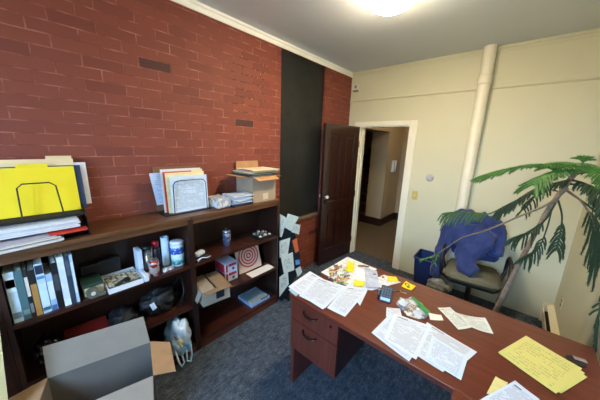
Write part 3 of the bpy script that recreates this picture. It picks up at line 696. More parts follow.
# ================================================================== RIGHT BOOKCASE CONTENT
ad = thing('power_adapter', 'white power adapter with tangled cord on the upper right shelf', 'adapter', (.24, .86, Z1))
b = B(); box(b, .20, .25, .835, .925, Z1+.02, Z1+.055, rot=(.1, 0, .3), bev=.012); part('adapter_body', b, plain((206, 216, 232), .4, var=.03), ad)
rnd = random.Random(2)
b = B(); pts = []
for k in range(26):
    a = k*.9; rr = .05+.02*math.sin(k*1.7); pts.append((.25+rr*.75*math.cos(a), .875+rr*1.2*math.sin(a), Z1+.008+.007*(1+math.sin(k*2.1))))
tube(b, pts, .0042, 6); part('cord', b, plain((44, 42, 46), .5), ad, smooth=True)
b = B(); tube(b, [(.29, .83, Z1+.01), (.285, .87, Z1+.022), (.292, .91, Z1+.012), (.28, .95, Z1+.012)], [.01, .005, .005, .008], 8); part('plug', b, plain((190, 194, 202), .5), ad, smooth=True)
can(.15, 1.188, Z1, canmat((92, 104, 138), (196, 190, 200), 5, .52), 'blue and silver soda can standing alone on the upper right shelf', h=.15, r=.036)
tk = thing('parts_tray', 'black tray holding small grey parts on the upper right shelf', 'tray', (.2, 1.56, Z1))
b = B(); x0, x1, y0, y1 = .12, .29, 1.47, 1.655
box(b, x0, x1, y0, y1, Z1, Z1+.005); box(b, x0, x1, y0, y0+.005, Z1+.005, Z1+.03); box(b, x0, x1, y1-.005, y1, Z1+.005, Z1+.03); box(b, x0, x0+.005, y0+.005, y1-.005, Z1+.005, Z1+.03); box(b, x1-.005, x1, y0+.005, y1-.005, Z1+.005, Z1+.03)
part('tray', b, M_black, tk)
rnd = random.Random(3)
for k in range(9):
    x = .155+.05*(k % 3)+rnd.uniform(-.006, .006); y = 1.505+.055*(k//3)+rnd.uniform(-.006, .006); z = Z1+.0052
    b = B(); lathe(b, [(.014, 0), (.019, .006), (.019, .02+.012*(k % 2)), (.012, .03+.012*(k % 2))], (x, y, z), 10); solo('metal_fitting', b, plain(((150, 152, 156), (96, 98, 102), (186, 184, 178))[k % 3], .35, .5), 'small grey fitting in the black parts tray', 'fitting', 'fittings in the parts tray')
b = B(); tube(b, [(.1, 1.30, Z1+.004), (.2, 1.28, Z1+.004), (.27, 1.32, Z1+.004), (.28, 1.42, Z1+.004)], .003, 6); solo('cable', b, M_black, 'thin black cord lying on the upper right shelf', 'cord', smooth=True)

# parcel box on the middle right shelf
px = thing('parcel_box', 'open grey parcel box with brown flaps on the middle right shelf', 'box', (.27, .94, Z2), -.12)
M_par = plain((150, 140, 126), .8, var=.06, scale=14)
b = B(); x0, x1, y0, y1, h = -.15, .13, -.115, .115, .125
box(b, x0, x1, y0, y0+.004, 0, h); box(b, x0, x1, y1-.004, y1, 0, h); box(b, x0, x0+.004, y0+.004, y1-.004, 0, h); box(b, x1-.004, x1, y0+.004, y1-.004, 0, h); box(b, x0+.004, x1-.004, y0+.004, y1-.004, 0, .004)
part('carton', b, M_par, px, local=True)
def lflap(root, q, mat, th=.004):
    b = B(); sheet(b, q, th, 2, 2); return part('flap', b, mat, root, local=True)
M_cardd = plain((138, 112, 84), .85, var=.08, scale=14)
lflap(px, [(x0, y0, h), (x1, y0, h), (x1-.02, y0-.035, h-.085), (x0+.02, y0-.035, h-.085)], M_par)
lflap(px, [(x1, y0, h+.001), (x1, y1, h+.001), (x1+.055, y1-.01, h+.006), (x1+.055, y0+.01, h+.006)], M_cardd)
lflap(px, [(x0+.01, y0+.0, h+.002), (x1, y0+.0, h+.002), (x1, y0+.10, h+.006), (x0+.01, y0+.10, h+.006)], plain((150, 134, 116), .8))
lflap(px, [(x0+.01, y1-.11, h+.002), (x1, y1-.11, h+.002), (x1, y1, h+.002), (x0+.01, y1, h+.002)], M_cardd)
b = B(); box(b, x1, x1+.001, -.005, .065, .03, .105); part('shipping_label', b, plain((36, 38, 40), .5), px, local=True, label='black square label')
# red-white boxes
M_rw = canmat((206, 208, 226), (150, 30, 50), 9, .56)
for k, (z, lab) in enumerate(((Z2, 'lower of two small red and white boxes on the middle right shelf'), (Z2+.0935, 'upper of two small red and white boxes on the middle right shelf'))):
    rb = thing('product_box', lab, 'box', (.11, 1.195, z), 0, 'red and white boxes')
    b = B(); box(b, .03, .20, 1.125, 1.262, z, z+.0925, bev=.002); part('carton', b, plain((196, 202, 222), .4, var=.03), rb)
    b = B(); box(b, .04, .195, 1.1235, 1.125, z+.004, z+.088); part('side_print', b, plain((160, 34, 52), .4), rb, label='red printed side')
    b = B(); box(b, .2, .2008, 1.135, 1.155, z+.008, z+.085); box(b, .2, .2008, 1.165, 1.25, z+.058, z+.085); part('front_print', b, plain((156, 36, 56), .4), rb)
    b = B(); tube(b, [(.2, 1.215, z+.03), (.2012, 1.215, z+.03)], .014, 12); part('seal', b, plain((40, 60, 110), .4), rb)
# spiral card leaning on the back
t = NT('spiral_print'); uv = t.coord('UV'); s_ = t.n('ShaderNodeSeparateXYZ'); t.l(uv, s_.inputs[0])
du = t.math('SUBTRACT', s_.outputs[0], .5); dv = t.math('SUBTRACT', s_.outputs[1], .56)
dist = t.math('SQRT', t.math('ADD', t.math('MULTIPLY', du, du), t.math('MULTIPLY', dv, dv))); ang_ = t.math('DIVIDE', t.math('ARCTAN2', dv, du), 2*PI)
ring = t.math('GREATER_THAN', t.math('FRACT', t.math('ADD', t.math('MULTIPLY', dist, 9.0), t.math('MULTIPLY', ang_, 0.0))), .45)
inside = t.math('LESS_THAN', dist, .49)
t.set(Base_Color=t.mix(t.math('MULTIPLY', ring, inside), lin((206, 178, 160)), lin((168, 62, 72))), Roughness=.5)
scd = thing('spiral_picture', 'tan card with a red ringed spiral design leaning on the middle right shelf', 'picture', (.12, 1.47, Z2))
b = B(); sheet(b, [(.165, 1.30, Z2+.004), (.165, 1.585, Z2+.004), (.085, 1.585, Z2+.265), (.085, 1.30, Z2+.265)], .012, 1, 1, nrm=Vector((.95, 0, .29))); part('board', b, plain((206, 180, 160), .6), scd)
b = B(); sheet(b, [(.1785, 1.303, Z2+.0105), (.1785, 1.582, Z2+.0105), (.0990, 1.582, Z2+.2675), (.0990, 1.303, Z2+.2675)], .001, 1, 1, nrm=Vector((.95, 0, .29))); part('print', b, t.m, scd, label='red spiral on tan')
b = B(); sheet(b, [(.305, 1.36, Z2), (.30, 1.655, Z2), (.195, 1.66, Z2), (.20, 1.36, Z2)], .002, 4, 4, .003, 1); solo('paper_sheet', b, W((230, 226, 222)), 'white paper lying in front of the spiral card', 'paper')
# bottom right shelf
tr = thing('document_tray', 'pale blue clear plastic tray of papers on the bottom right shelf', 'tray', (.15, 1.49, Z3), .0)
M_blt = plain((136, 176, 222), .25, var=.05)
b = B(); x0, x1, y0, y1 = .035, .27, 1.37, 1.62
box(b, x0, x1, y0, y1, Z3, Z3+.004); box(b, x0, x1, y0, y0+.004, Z3+.004, Z3+.03); box(b, x0, x1, y1-.004, y1, Z3+.004, Z3+.02); box(b, x1-.004, x1, y0+.004, y1-.004, Z3+.004, Z3+.03); box(b, x0, x0+.004, y0+.004, y1-.004, Z3+.004, Z3+.03)
part('tray', b, M_blt, tr)
b = B(); sheet(b, [(.262, 1.38, Z3+.014), (.262, 1.61, Z3+.012), (.042, 1.61, Z3+.016), (.042, 1.38, Z3+.016)], .01, 4, 4); solo('magazine', b, printed((150, 164, 168), (90, 104, 96), 14, .8, True, 31, boxy=True), 'grey printed magazine inside the pale blue tray', 'magazine')
b = B(); tube(b, [(.26, 1.50, Z3+.033), (.275, 1.56, Z3+.035), (.25, 1.66, Z3+.036)], .005, 8); box(b, .1, .27, 1.635, 1.67, Z3, Z3+.034, bev=.006); solo('black_gadget', b, M_black, 'flat black gadget with a cord right of the pale blue tray', 'gadget')

# ---- black display board with cards, standing beside the bookcase
YB = 1.755
db = thing('display_board', 'narrow black board covered in cards standing beside the right bookcase', 'board', (.3, YB, 0))
bp = [(.10, 0), (.33, 0), (.41, .16), (.55, .43), (.572, .62), (.52, .80), (.46, .92), (.34, .96), (.20, .90), (.10, .90)]
b = B(); prism(b, bp, -.006, .006); b.transform(Matrix.Translation((0, YB, 0)) @ Matrix.Rotation(PI/2, 4, 'X')); part('panel', b, plain((16, 17, 20), .6), db)
b = B(); sheet(b, [(.2, YB+.006, .6), (.4, YB+.006, .6), (.4, YB+.05, 0.0), (.2, YB+.05, 0.0)], .006, 1, 1); part('easel_back', b, plain((24, 24, 26), .6), db)
def sketch(seed, base=(238, 222, 194)):
    t = NT('sketch_card'); uv = t.coord('UV'); n1 = t.noise(uv, 5, 3); mp = t.n('ShaderNodeMapping'); mp.inputs['Location'].default_value = (seed, seed*.7, 0); t.l(uv, mp.inputs[0])
    n2 = t.noise(mp.outputs[0], 5, 3); e = t.math('LESS_THAN', t.math('ABSOLUTE', t.math('SUBTRACT', n2, .5)), .02)
    vd = t.n('ShaderNodeVectorMath', operation='DISTANCE'); t.l(uv, vd.inputs[0]); vd.inputs[1].default_value = (.5, .5, 0)
    m = t.math('MULTIPLY', e, t.math('LESS_THAN', vd.outputs['Value'], .33)); t.set(Base_Color=t.mix(t.math('MULTIPLY', m, .7), lin(base), lin((92, 90, 96))), Roughness=.6); return t.m
cards = [
 ([(279.5, 237), (282, 237), (287, 218), (280, 214)], sketch(1, (238, 226, 200)), 'white card at the top left of the black display board'),
 ([(284, 227), (291, 231), (299, 217), (288, 213.5)], plain((226, 218, 190), .6), 'cream folded card at the top of the display board'),
 ([(291.5, 232), (299, 234.5), (300.5, 225), (293, 223)], sketch(3, (222, 208, 182)), 'small square cream card near the top right of the display board'),
 ([(279.5, 258), (288, 254), (290.5, 237.5), (279.5, 241)], sketch(4), 'white sketch card in the upper middle of the display board'),
 ([(284, 273.5), (294.5, 270), (293, 252), (281, 256.5)], sketch(5), 'large white sketch card in the middle of the display board'),
 ([(279.5, 297), (289, 284), (288, 271), (279.5, 277)], sketch(6), 'tall white sketch card at the bottom of the display board'),
 ([(295.5, 253), (299, 251), (297, 238), (292.5, 240.5)], plain((224, 100, 50), .5), 'orange card at the right edge of the display board'),
 ([(296, 265), (300.5, 264), (299.5, 259.5), (295.5, 260)], plain((96, 150, 186), .5), 'small blue card near the right edge of the display board'),
 ([(298, 277), (302.5, 272), (300.5, 266), (295.5, 269)], plain((222, 208, 184), .6), 'small cream card sticking out low right of the display board'),
]
for k, (q, m, lab) in enumerate(cards):
    yy = YB-.0075-.0015*(k % 4)
    b = B(); sheet(b, [at(*p, y=yy) for p in q], .001, 3, 3, .004, k, nrm=Vector((0, -1, 0))); solo('card', b, m, lab, 'card', 'cards on the display board')

# ================================================================== BIG CARTON ON THE FLOOR
bc = thing('cardboard_box', 'large open grey-brown carton on the floor before the near bookcase', 'box', (.60, .10, 0), 0)
hB = .45
A_ = Vector((.357, -.069, hB)); Bq = Vector((.478, .396, hB)); dab = (Bq-A_); dn = Vector((dab.y, -dab.x, 0)).normalized()*.285
C_ = Bq+dn; D_ = A_+dn
M_bx = plain((108, 102, 97), .85, var=.05, scale=12); M_bxi = plain((166, 133, 100), .85, var=.08, scale=12)
def wallq(p, q, th=.005):
    b = B(); nv = (q-p).cross(Vector((0, 0, 1))).normalized(); sheet(b, [Vector((p.x, p.y, .0)), Vector((q.x, q.y, .0)), q, p], th, 1, 1, nrm=-nv); return b
for p, q in ((A_, Bq), (Bq, C_), (C_, D_), (D_, A_)): part('side', wallq(p, q), M_bx, bc)
b = B(); sheet(b, [Vector((v.x, v.y, .001)) for v in (A_, D_, C_, Bq)], .004, 1, 1); part('bottom', b, M_bx, bc)
FL = .20
flap(bc, A_, Bq, Vector((-.055, .0, .165)), .006, .005, plain((138, 128, 118), .85, var=.06, scale=12))
flap(bc, Bq, C_, dab.normalized()*.105+Vector((.02, 0, -.03)), .015, .005, M_bxi)
flap(bc, C_, D_, dn.normalized()*.13+Vector((0, 0, -.07)), .012, .005, plain((138, 128, 118), .85, var=.06, scale=12))
flap(bc, D_, A_, -dab.normalized()*.14+Vector((0, 0, -.03)), .015, .005, M_bxi)
# cream board at the left edge
b = B(); sheet(b, [(.62, -.36, 0), (.60, -.236, 0), (.40, -.172, .90), (.40, -.36, .90)], .012, 1, 3, nrm=Vector((.97, .1, .2)))
solo('foam_board', b, plain((196, 180, 132), .7, var=.04, scale=5), 'tall cream board leaning beside the big carton at the left edge', 'board')

# ================================================================== DESK
DZt = .74; yf, yk = 1.10, 1.885; xl, xr = 1.055, 2.545; xret = 2.04
M_desk = wood((102, 46, 32), (78, 33, 24), .28, 0, .3); M_deskf = wood((104, 48, 36), (80, 36, 27), .3, 2, .3); M_deskd = wood((70, 30, 22), (48, 20, 15), .35, 2, .2)
dk = thing('desk', 'large reddish wood desk covered with papers', 'desk', (1.8, 1.4, 0))
b = B(); box(b, xl, xr, yf, yk, DZt-.03, DZt, bev=.004); part('desk_top', b, M_desk, dk)
b = B(); box(b, xret, xr, -.25, yf-.001, DZt-.03, DZt, bev=.003); part('return_top', b, M_desk, dk)
b = B(); box(b, xl+.015, xl+.04, yf+.02, yk-.03, 0, DZt-.0305); part('end_panel', b, M_deskf, dk)
b = B(); box(b, xr-.04, xr-.015, yf+.02, yk-.03, 0, DZt-.0305); part('end_panel', b, M_deskf, dk)
b = B(); box(b, xl+.041, xr-.041, yk-.12, yk-.10, .12, DZt-.0305); part('modesty_panel', b, M_deskd, dk)
b = B(); box(b, xret+.02, xr-.02, -.24, -.215, 0, DZt-.0305); part('return_panel', b, M_deskf, dk)
# pedestal
b = B(); px0, px1, pz0 = xl+.041, 1.452, .325
box(b, px0, px1, yf+.024, yk-.13, pz0, DZt-.031); part('pedestal', b, M_deskd, dk)
for z0, z1 in ((.565, .706), (.327, .559)):
    b = B(); box(b, px0-.024, px1, yf+.004, yf+.023, z0, z1, bev=.002); dr = part('drawer', b, M_deskf, dk)
    zc = z1-.045; xc = (px0+px1)/2-.03
    b = B(); tube(b, [(xc-.055, yf+.004, zc+.012), (xc-.05, yf-.012, zc+.006), (xc-.02, yf-.02, zc-.006), (xc+.02, yf-.02, zc-.006), (xc+.05, yf-.012, zc+.006), (xc+.055, yf+.004, zc+.012)], .0055, 8)
    h_ = part('handle', b, plain((58, 40, 30), .3, .7), dr, smooth=True)
b = B(); tube(b, [(1.40, yf+.0035, .675), (1.40, yf+.001, .675)], .010, 14); part('lock', b, plain((50, 44, 40), .3, .8), dk)
# grommet
g0 = at(576, 361, z=DZt)
b = B(); lathe(b, [(.037, .0), (.037, .004), (.033, .005), (.026, .005), (.004, .002)], (0, 0, 0), 24)
gr = part('grommet', b.copy() if False else b, plain((36, 30, 30), .4), dk, local=False)
gr.data.transform(Matrix.Translation((g0.x, g0.y, DZt+.0002)))
b = B(); box(b, -.012, .034, -.032, -.008, .0052, .0085, bev=.001); b.transform(Matrix.Translation((g0.x, g0.y+.035, DZt)) @ Matrix.Rotation(.2, 4, 'Z')); part('grommet_cap', b, plain((150, 136, 134), .35), dk)

# ---- papers on the desk
ZD = DZt
def onto(quad, k): return [at(*p, z=ZD+.0006+.0014*k) for p in quad]
def paper(quad, k, mat, label, group=None, curl=.004, name='paper_sheet', th=.0009, cat='paper'):
    b = B(); sheet(b, onto(quad, k), th, 6, 6, curl, k*1.3+quad[0][0]*.01, nrm=Vector((0, 0, 1))); return solo(name, b, mat, label, cat, group)
P1 = printed((226, 228, 234), (120, 124, 140), 26, .4, True, 1); P2 = printed((222, 226, 234), (110, 116, 136), 34, .7, True, 2, boxy=True); P3 = printed((220, 226, 238), (96, 106, 140), 30, .6, True, 3)
P4 = printed((228, 230, 236), (90, 94, 104), 40, .9, True, 4); P5 = printed((226, 228, 232), (110, 112, 120), 18, .3, False, 5)
gl_ = 'papers on the left end of the desk'
paper([(288.5, 290), (296, 296.5), (318, 277), (310, 273)], 0, plain((150, 178, 206), .6), 'pale blue folder corner under the papers at the desk left end', gl_)
paper([(321, 272.5), (349, 287), (377, 269.5), (347.5, 257)], 0, printed((234, 230, 226), (190, 180, 172), 9, .3, False, 14), 'large white poster sheet at the far left corner of the desk', gl_)
paper([(346, 287), (360, 306), (368.5, 288.5), (353, 277)], 1, P5, 'white sheet right of the left papers, below the yellow sticky notes', gl_)
paper([(327, 308), (345, 317), (369, 288.5), (346, 286.5)], 2, P2, 'printed form nearest the front edge in the left papers', gl_)
paper([(288, 287), (323, 309.8), (341, 289), (310, 271.5)], 3, P1, 'white printed sheet hanging over the left end of the desk', gl_)
paper([(299, 296), (325, 308.5), (347, 287), (316, 277)], 4, P2, 'printed sheet with a table topmost of the left papers', gl_)
paper([(352, 288), (372, 290.5), (401, 282.5), (384, 275)], 1, printed((230, 230, 234), (120, 120, 130), 10, .3, False, 6), 'white sheet beside the yellow note at the desk back edge', gl_)
paper([(357, 281), (366, 283), (364, 270), (356, 268)], 5, plain((228, 228, 226), .7), 'white envelope between the sticky notes and clear sleeve', None)
M_sleeve = plain((168, 180, 204), .2, var=.2, scale=14, bump=.6)
paper([(366, 287.5), (379, 288), (377, 272), (364, 267)], 6, M_sleeve, 'pale blue glossy plastic sleeve on the white poster', None, .012, 'plastic_sleeve', .002, 'sleeve')
M_sticky = plain((236, 200, 16), .6, var=.08, scale=30)
gy = 'yellow notes on the desk'
paper([(346.5, 266.5), (352.5, 268), (355, 263.5), (348.5, 261.2)], 4, M_sticky, 'crumpled yellow note nearest the far left corner of the desk', gy, .01, 'sticky_note')
paper([(345.5, 271.5), (353, 272), (354.5, 267.5), (347, 266)], 6, M_sticky, 'crumpled yellow note beside the candy heap, just before another yellow note', gy, .012, 'sticky_note')
paper([(353, 285.5), (363, 287.2), (365, 281.8), (355, 279.8)], 7, M_sticky, 'yellow note at the right of the candy heap beside the printed form', gy, .012, 'sticky_note')
paper([(387.5, 280.5), (398.5, 281.8), (396, 277), (387, 276)], 3, M_sticky, 'flat yellow note on the white sheet by the desk back edge', gy, .004, 'sticky_note')
t = NT('yellow_packet'); uv = t.coord('UV'); vd = t.n('ShaderNodeVectorMath', operation='DISTANCE'); t.l(uv, vd.inputs[0]); vd.inputs[1].default_value = (.32, .55, 0)
rg = t.math('MULTIPLY', t.math('LESS_THAN', vd.outputs['Value'], .24), t.math('GREATER_THAN', vd.outputs['Value'], .13))
vd2 = t.n('ShaderNodeVectorMath', operation='DISTANCE'); t.l(uv, vd2.inputs[0]); vd2.inputs[1].default_value = (.55, .3, 0)
c_ = t.mix(rg, lin((236, 204, 20)), lin((50, 70, 34))); c_ = t.mix(t.math('LESS_THAN', vd2.outputs['Value'], .17), c_, lin((60, 110, 50))); t.set(Base_Color=c_, Roughness=.35)
paper([(401.5, 286.5), (411.5, 290.8), (416, 287), (406, 282)], 0, t.m, 'yellow packet with a dark ring mark near the desk back edge', None, .008, 'seed_packet', .004, 'packet')
# wrapped candies
cm = [plain(c, .25, coat=.5) for c in ((196, 120, 60), (214, 206, 196), (120, 160, 96), (150, 84, 60), (226, 196, 70), (176, 180, 190), (96, 140, 110), (206, 150, 120))]
rnd = random.Random(12)
spots = []
for k in range(34):
    for _ in range(60):
        u, v = rnd.uniform(-1, 1), rnd.uniform(-1, 1)
        p = at(340+u*12, 275.5+v*9+u*1.5, z=ZD+.009)
        if u*u+v*v < 1 and all((p-q).length > .021 for q in spots): spots.append(p); break
def candy_mesh():
    b = B(); tube(b, [(-.02, 0, 0), (-.013, 0, 0), (-.009, 0, 0), (0, 0, 0), (.009, 0, 0), (.013, 0, 0), (.02, 0, 0)], [.009, .002, .006, .0075, .006, .002, .009], 8); return b
cn = ['tan', 'silver-white', 'pale green', 'brown', 'yellow', 'grey', 'dark green', 'peach']
for k, p in enumerate(spots):
    o = mk('wrapped_candy', candy_mesh(), cm[k % 8], True); o.scale = (.8, .9, .9); o.location = (p.x, p.y, ZD+.0135); o.rotation_euler = (0, 0, rnd.uniform(0, 3.1)); ROOTM[o] = Matrix()
    props(o, '%s wrapped candy in the scattered heap at the far left of the desk' % cn[k % 8], 'candy', 'wrapped candies in the heap, ' + cn[k % 8])
b = blob((0, 0, 0), (.022, .016, .012), .3, 2, 4, 3); pz = at(336, 268, z=ZD); b.transform(Matrix.Translation((pz.x, pz.y, ZD+.0155))); solo('nut_bar', b, plain((128, 84, 58), .5), 'brown lump of wrapper at the back of the candy heap', 'wrapper', smooth=True)
pa, pb_ = at(358, 266.5, z=ZD+.008), at(369, 267.5, z=ZD+.008)
b = B(); tube(b, [pa+Vector((0, 0, .006)), (pa+pb_)/2+Vector((0, .004, .008)), pb_+Vector((0, 0, .006))], [.006, .008, .005], 10); solo('pen', b, plain((104, 78, 54), .4), 'brown pen lying on the poster behind the plastic sleeve', 'pen', smooth=True)
pa, pb_ = at(375, 275, z=ZD+.008), at(383, 277.5, z=ZD+.008)
for k in range(3):
    o_ = (pb_-pa)*(k*.5)
    b = blob((pa.x+o_.x, pa.y+o_.y, ZD+.009+.004), (.013, .01, .008), .3, 2, k, 3); solo('wrapper', b, plain(((150, 112, 84), (120, 90, 70), (166, 130, 104))[k], .4), ('brown', 'dark brown', 'light tan')[k]+' wrapper beside the plastic sleeve near the desk back edge', 'wrapper', 'wrappers by the plastic sleeve', smooth=True)
# calculator / tape dispenser
c0 = at(384.5, 300, z=ZD); 
cal = thing('calculator', 'black desk calculator with grey keys standing on the desk centre', 'calculator', (c0.x, c0.y+.02, ZD), .25)
R_ = Matrix.Rotation(math.radians(38), 4, 'X')
def cpart(n, bm, m, lab=None, smooth=False, root=None):
    bm.transform(Matrix.Translation((0, 0, .036)) @ R_); return part(n, bm, m, root or cal, local=True, label=lab, smooth=smooth)
b = B(); box(b, -.038, .038, -.055, .055, -.006, .008, bev=.004); body = cpart('body', b, plain((40, 50, 62), .4))
for r_ in range(4):
    for c_ in range(4):
        b = B(); box(b, -.031+c_*.0165, -.0185+c_*.0165, -.024+r_*.0175, -.0115+r_*.0175, .0081, .0115, bev=.001); cpart('key', b, plain((74, 88, 104), .5))
b = B(); box(b, -.03, .03, -.05, -.031, .0081, .0105); cpart('display', b, plain((150, 186, 220), .2), 'pale blue display strip')
b = B(); tube(b, [(-.052, .0, .033), (-.039, .0, .033)], .0325, 22); part('side_wheel', b, plain((18, 18, 20), .35), cal, local=True, label='black round side')
b = B(); prism(b, [(-.036, .005), (.036, .005), (.036, .04), (-.036, .04)], 0, .05); part('stand', b, plain((30, 34, 40), .5), cal, local=True)
# loose keys
p0, p1 = at(393, 290.5, z=ZD), at(405, 293.5, z=ZD)
ks = thing('key_bunch', 'small bunch of keys lying between calculator and yellow packet', 'keys', ((p0.x+p1.x)/2, (p0.y+p1.y)/2, ZD))
for k in range(4):
    c = p0.lerp(p1, k/3.0)
    b = B(); tube(b, [(-.009, 0, .0015), (-.005, 0, .0015), (.0, 0, .0015), (.022, 0, .0015)], [.004, .008, .006, .003], 8); b.transform(Matrix.Translation((c.x, c.y, ZD+.0025)) @ Matrix.Diagonal((1, 1, .4, 1)).to_4x4() @ Matrix.Rotation(k*1.1, 4, 'Z')); part('key', b, plain(((150, 140, 130), (84, 90, 84), (170, 130, 90), (186, 184, 180))[k], .3, .6), ks)
# clear bag
def polybag(px_, z, h):
    pts = [at(*p, z=z) for p in px_]; c = sum(pts, Vector())/len(pts); b = B()
    n = len(pts); top = b.verts.new(c+Vector((0, 0, h)))
    lo = [b.verts.new(p) for p in pts]; mid = [b.verts.new(c+(p-c)*.6+Vector((0, 0, h*.85))) for p in pts]
    for i in range(n):
        j = (i+1) % n; b.faces.new((lo[i], lo[j], mid[j], mid[i])); b.faces.new((mid[i], mid[j], top))
    b.faces.new(lo[::-1]); bmesh.ops.subdivide_edges(b, edges=b.edges[:], cuts=2, use_grid_fill=True)
    for v in b.verts:
        if v.co.z > z+.002: v.co += noise.noise_vector(v.co*40)*.004
    return b
zb = thing('zip_bag', 'clear zip bag with green trim and small tan parts on the desk', 'bag', at(410, 308, z=ZD))
part('bag', polybag([(396, 304), (400, 297.5), (407, 299), (411, 296.5), (422, 303), (430.5, 314), (425, 318.5), (417, 319), (408, 315)], ZD+.0003, .022), clear((222, 226, 230), .3), zb)
b = B(); q = [at(411, 297, z=ZD+.026), at(413.5, 297, z=ZD+.026), at(430, 312, z=ZD+.026), at(426, 315, z=ZD+.026)]
sheet(b, q, .002, 4, 4, .004, 2, nrm=Vector((0, 0, 1))); part('green_trim', b, plain((34, 128, 62), .35), zb, label='green printed strip')
b = B(); sheet(b, [at(*p, z=ZD+.025) for p in ((398, 303), (404, 307), (409, 303), (402, 299))], .002, 3, 3, .004, 5, nrm=Vector((0, 0, 1))); part('insert', b, plain((190, 206, 224), .3), zb, label='pale blue paper insert')
rnd = random.Random(8)
for k in range(9):
    p = at(409+rnd.uniform(-4, 9), 311+rnd.uniform(-3, 4), z=ZD+.024)
    b = blob((p.x, p.y, ZD+.024+rnd.uniform(0, .004)), (.011, .009, .006), .3, 2, k, 2); part('small_part', b, plain(((216, 196, 168), (186, 130, 90), (230, 226, 218), (120, 110, 100))[k % 4], .4), zb, smooth=True)
# central papers
gc = 'papers in the middle of the desk'
paper([(386, 317), (402, 317.5), (400, 309), (386.5, 307.5)], 0, printed((226, 226, 230), (190, 80, 80), 10, .5, True, 41), 'white slip with faint red print below the calculator', gc)
paper([(371.5, 333), (409, 362), (425, 338), (390, 314)], 0, P3, 'leftmost white sheet of the middle papers, near the desk front edge', gc)
paper([(413, 353), (443, 372.5), (467, 347), (430, 328)], 1, P5, 'white sheet jutting to the front edge in the middle papers', gc)
paper([(418, 338), (467, 361), (477, 352.5), (427, 322.5)], 2, printed((226, 228, 232), (70, 72, 84), 14, .8, True, 44), 'long white sheet with dense print at the back of the middle papers', gc)
paper([(384, 339.5), (416, 360), (432, 326.5), (394, 313.5)], 3, P4, 'printed letter on top of the middle papers beside the zip bag', gc)
paper([(425, 358), (461, 380.5), (468, 357.5), (432, 336)], 4, printed((222, 230, 242), (110, 118, 140), 16, .35, False, 45), 'blank looking white sheet topmost of the middle papers, right front', gc)
paper([(430, 320), (443.5, 320.5), (441, 315.5), (428.5, 313)], 0, W((232, 230, 224)), 'small white slip right of the zip bag', None)
M_rc = printed((228, 226, 212), (120, 100, 104), 22, .6, True, 51)
paper([(458, 330), (472.5, 327.5), (449.5, 307.6), (437.5, 308)], 0, M_rc, 'long store receipt lying right of the zip bag', 'receipts', .006, 'receipt')
paper([(468, 326.5), (493.5, 335), (485, 319), (455, 313.5)], 1, M_rc, 'crumpled store receipt with a curled end nearest the desk back edge', 'receipts', .014, 'receipt')
pa = at(459.5, 317, z=ZD); pb_ = at(463.5, 322, z=ZD)
# legal pad
M_leg = printed((232, 218, 124), (150, 146, 110), 13, .1, False, 61)
gy2 = 'yellow legal sheets'
paper([(502, 356), (561, 394), (587.5, 377.5), (530, 342)], 0, M_leg, 'lowest yellow legal sheet peeking out at the right', gy2)
paper([(499, 354), (560, 393.5), (585, 373.5), (528, 338.5)], 1, M_leg, 'middle yellow legal sheet, slightly shifted right', gy2)
paper([(498, 352.8), (556, 394.2), (582, 369), (526, 336)], 2, M_leg, 'topmost yellow legal sheet with handwriting on the desk right side', gy2)
paper([(486.5, 394), (500, 396), (508, 383), (495.5, 376.8)], 0, plain((204, 200, 136), .7), 'small pale yellow note under the white papers at the bottom edge', None)
paper([(462, 410), (512, 420), (540, 400), (515, 381)], 1, P3, 'white printed paper at the bottom edge of the photo on the desk', None)

# ================================================================== BLUE WASTE BIN
bn = thing('waste_bin', 'blue plastic waste bin against the back wall beside the chair', 'bin', (1.40, 3.27, 0), .04)
M_bin = plain((26, 44, 96), .45, var=.05)
b = B()
def ring(z, hx, hy, r=.03, n=5):
    out = []
    for cx_, cy_, a0 in ((hx-r, hy-r, 0), (-hx+r, hy-r, PI/2), (-hx+r, -hy+r, PI), (hx-r, -hy+r, 1.5*PI)):
        for k in range(n):
            a = a0+k*(PI/2)/(n-1); out.append(b.verts.new((cx_+r*math.cos(a), cy_+r*math.sin(a), z)))
    return out
R0 = [ring(0, .092, .128), ring(.40, .118, .158), ring(.40, .127, .167), ring(.42, .127, .167), ring(.42, .116, .156), ring(.008, .088, .124)]
for a, c in zip(R0, R0[1:]):
    n = len(a)
    for i in range(n): b.faces.new((a[i], a[(i+1) % n], c[(i+1) % n], c[i]))
b.faces.new(R0[0][::-1]); b.faces.new(R0[-1])
part('bin_body', b, M_bin, bn, local=True, smooth=False)
b = B(); tube(b, [(.128, -.14, .41), (.13, .14, .41)], .006, 8); tube(b, [(-.128, -.168, .411), (.128, -.168, .411)], .005, 8); part('rim', b, plain((54, 76, 128), .4), bn, local=True)

# ================================================================== OFFICE CHAIR WITH COAT
M_seat = plain((104, 102, 84), .85, var=.1, scale=60, bump=.2); M_chb = plain((24, 24, 26), .45)
SC = Vector((1.895, 3.01, 0)); crz = .12
chr_ = thing('office_chair', 'grey office chair with black arms under the blue coat', 'chair', SC, crz)
b = B(); prism(b, [(-.24, -.18), (-.19, -.245), (.19, -.245), (.24, -.18), (.235, .18), (.19, .235), (-.19, .235), (-.235, .18)], .435, .505); bmesh.ops.bevel(b, geom=b.edges[:], offset=.022, segments=3, affect='EDGES'); part('seat', b, M_seat, chr_, local=True, smooth=True)
b = B(); prism(b, [(-.23, -.17), (-.18, -.235), (.18, -.235), (.23, -.17), (.225, .17), (-.225, .17)], .415, .434); part('seat_shell', b, M_chb, chr_, local=True)
b = B(); box(b, -.22, .22, .235, .30, .58, .99, rot=(-.10, 0, 0)); bmesh.ops.bevel(b, geom=b.edges[:], offset=.03, segments=3, affect='EDGES'); part('backrest', b, M_seat, chr_, local=True, smooth=True)
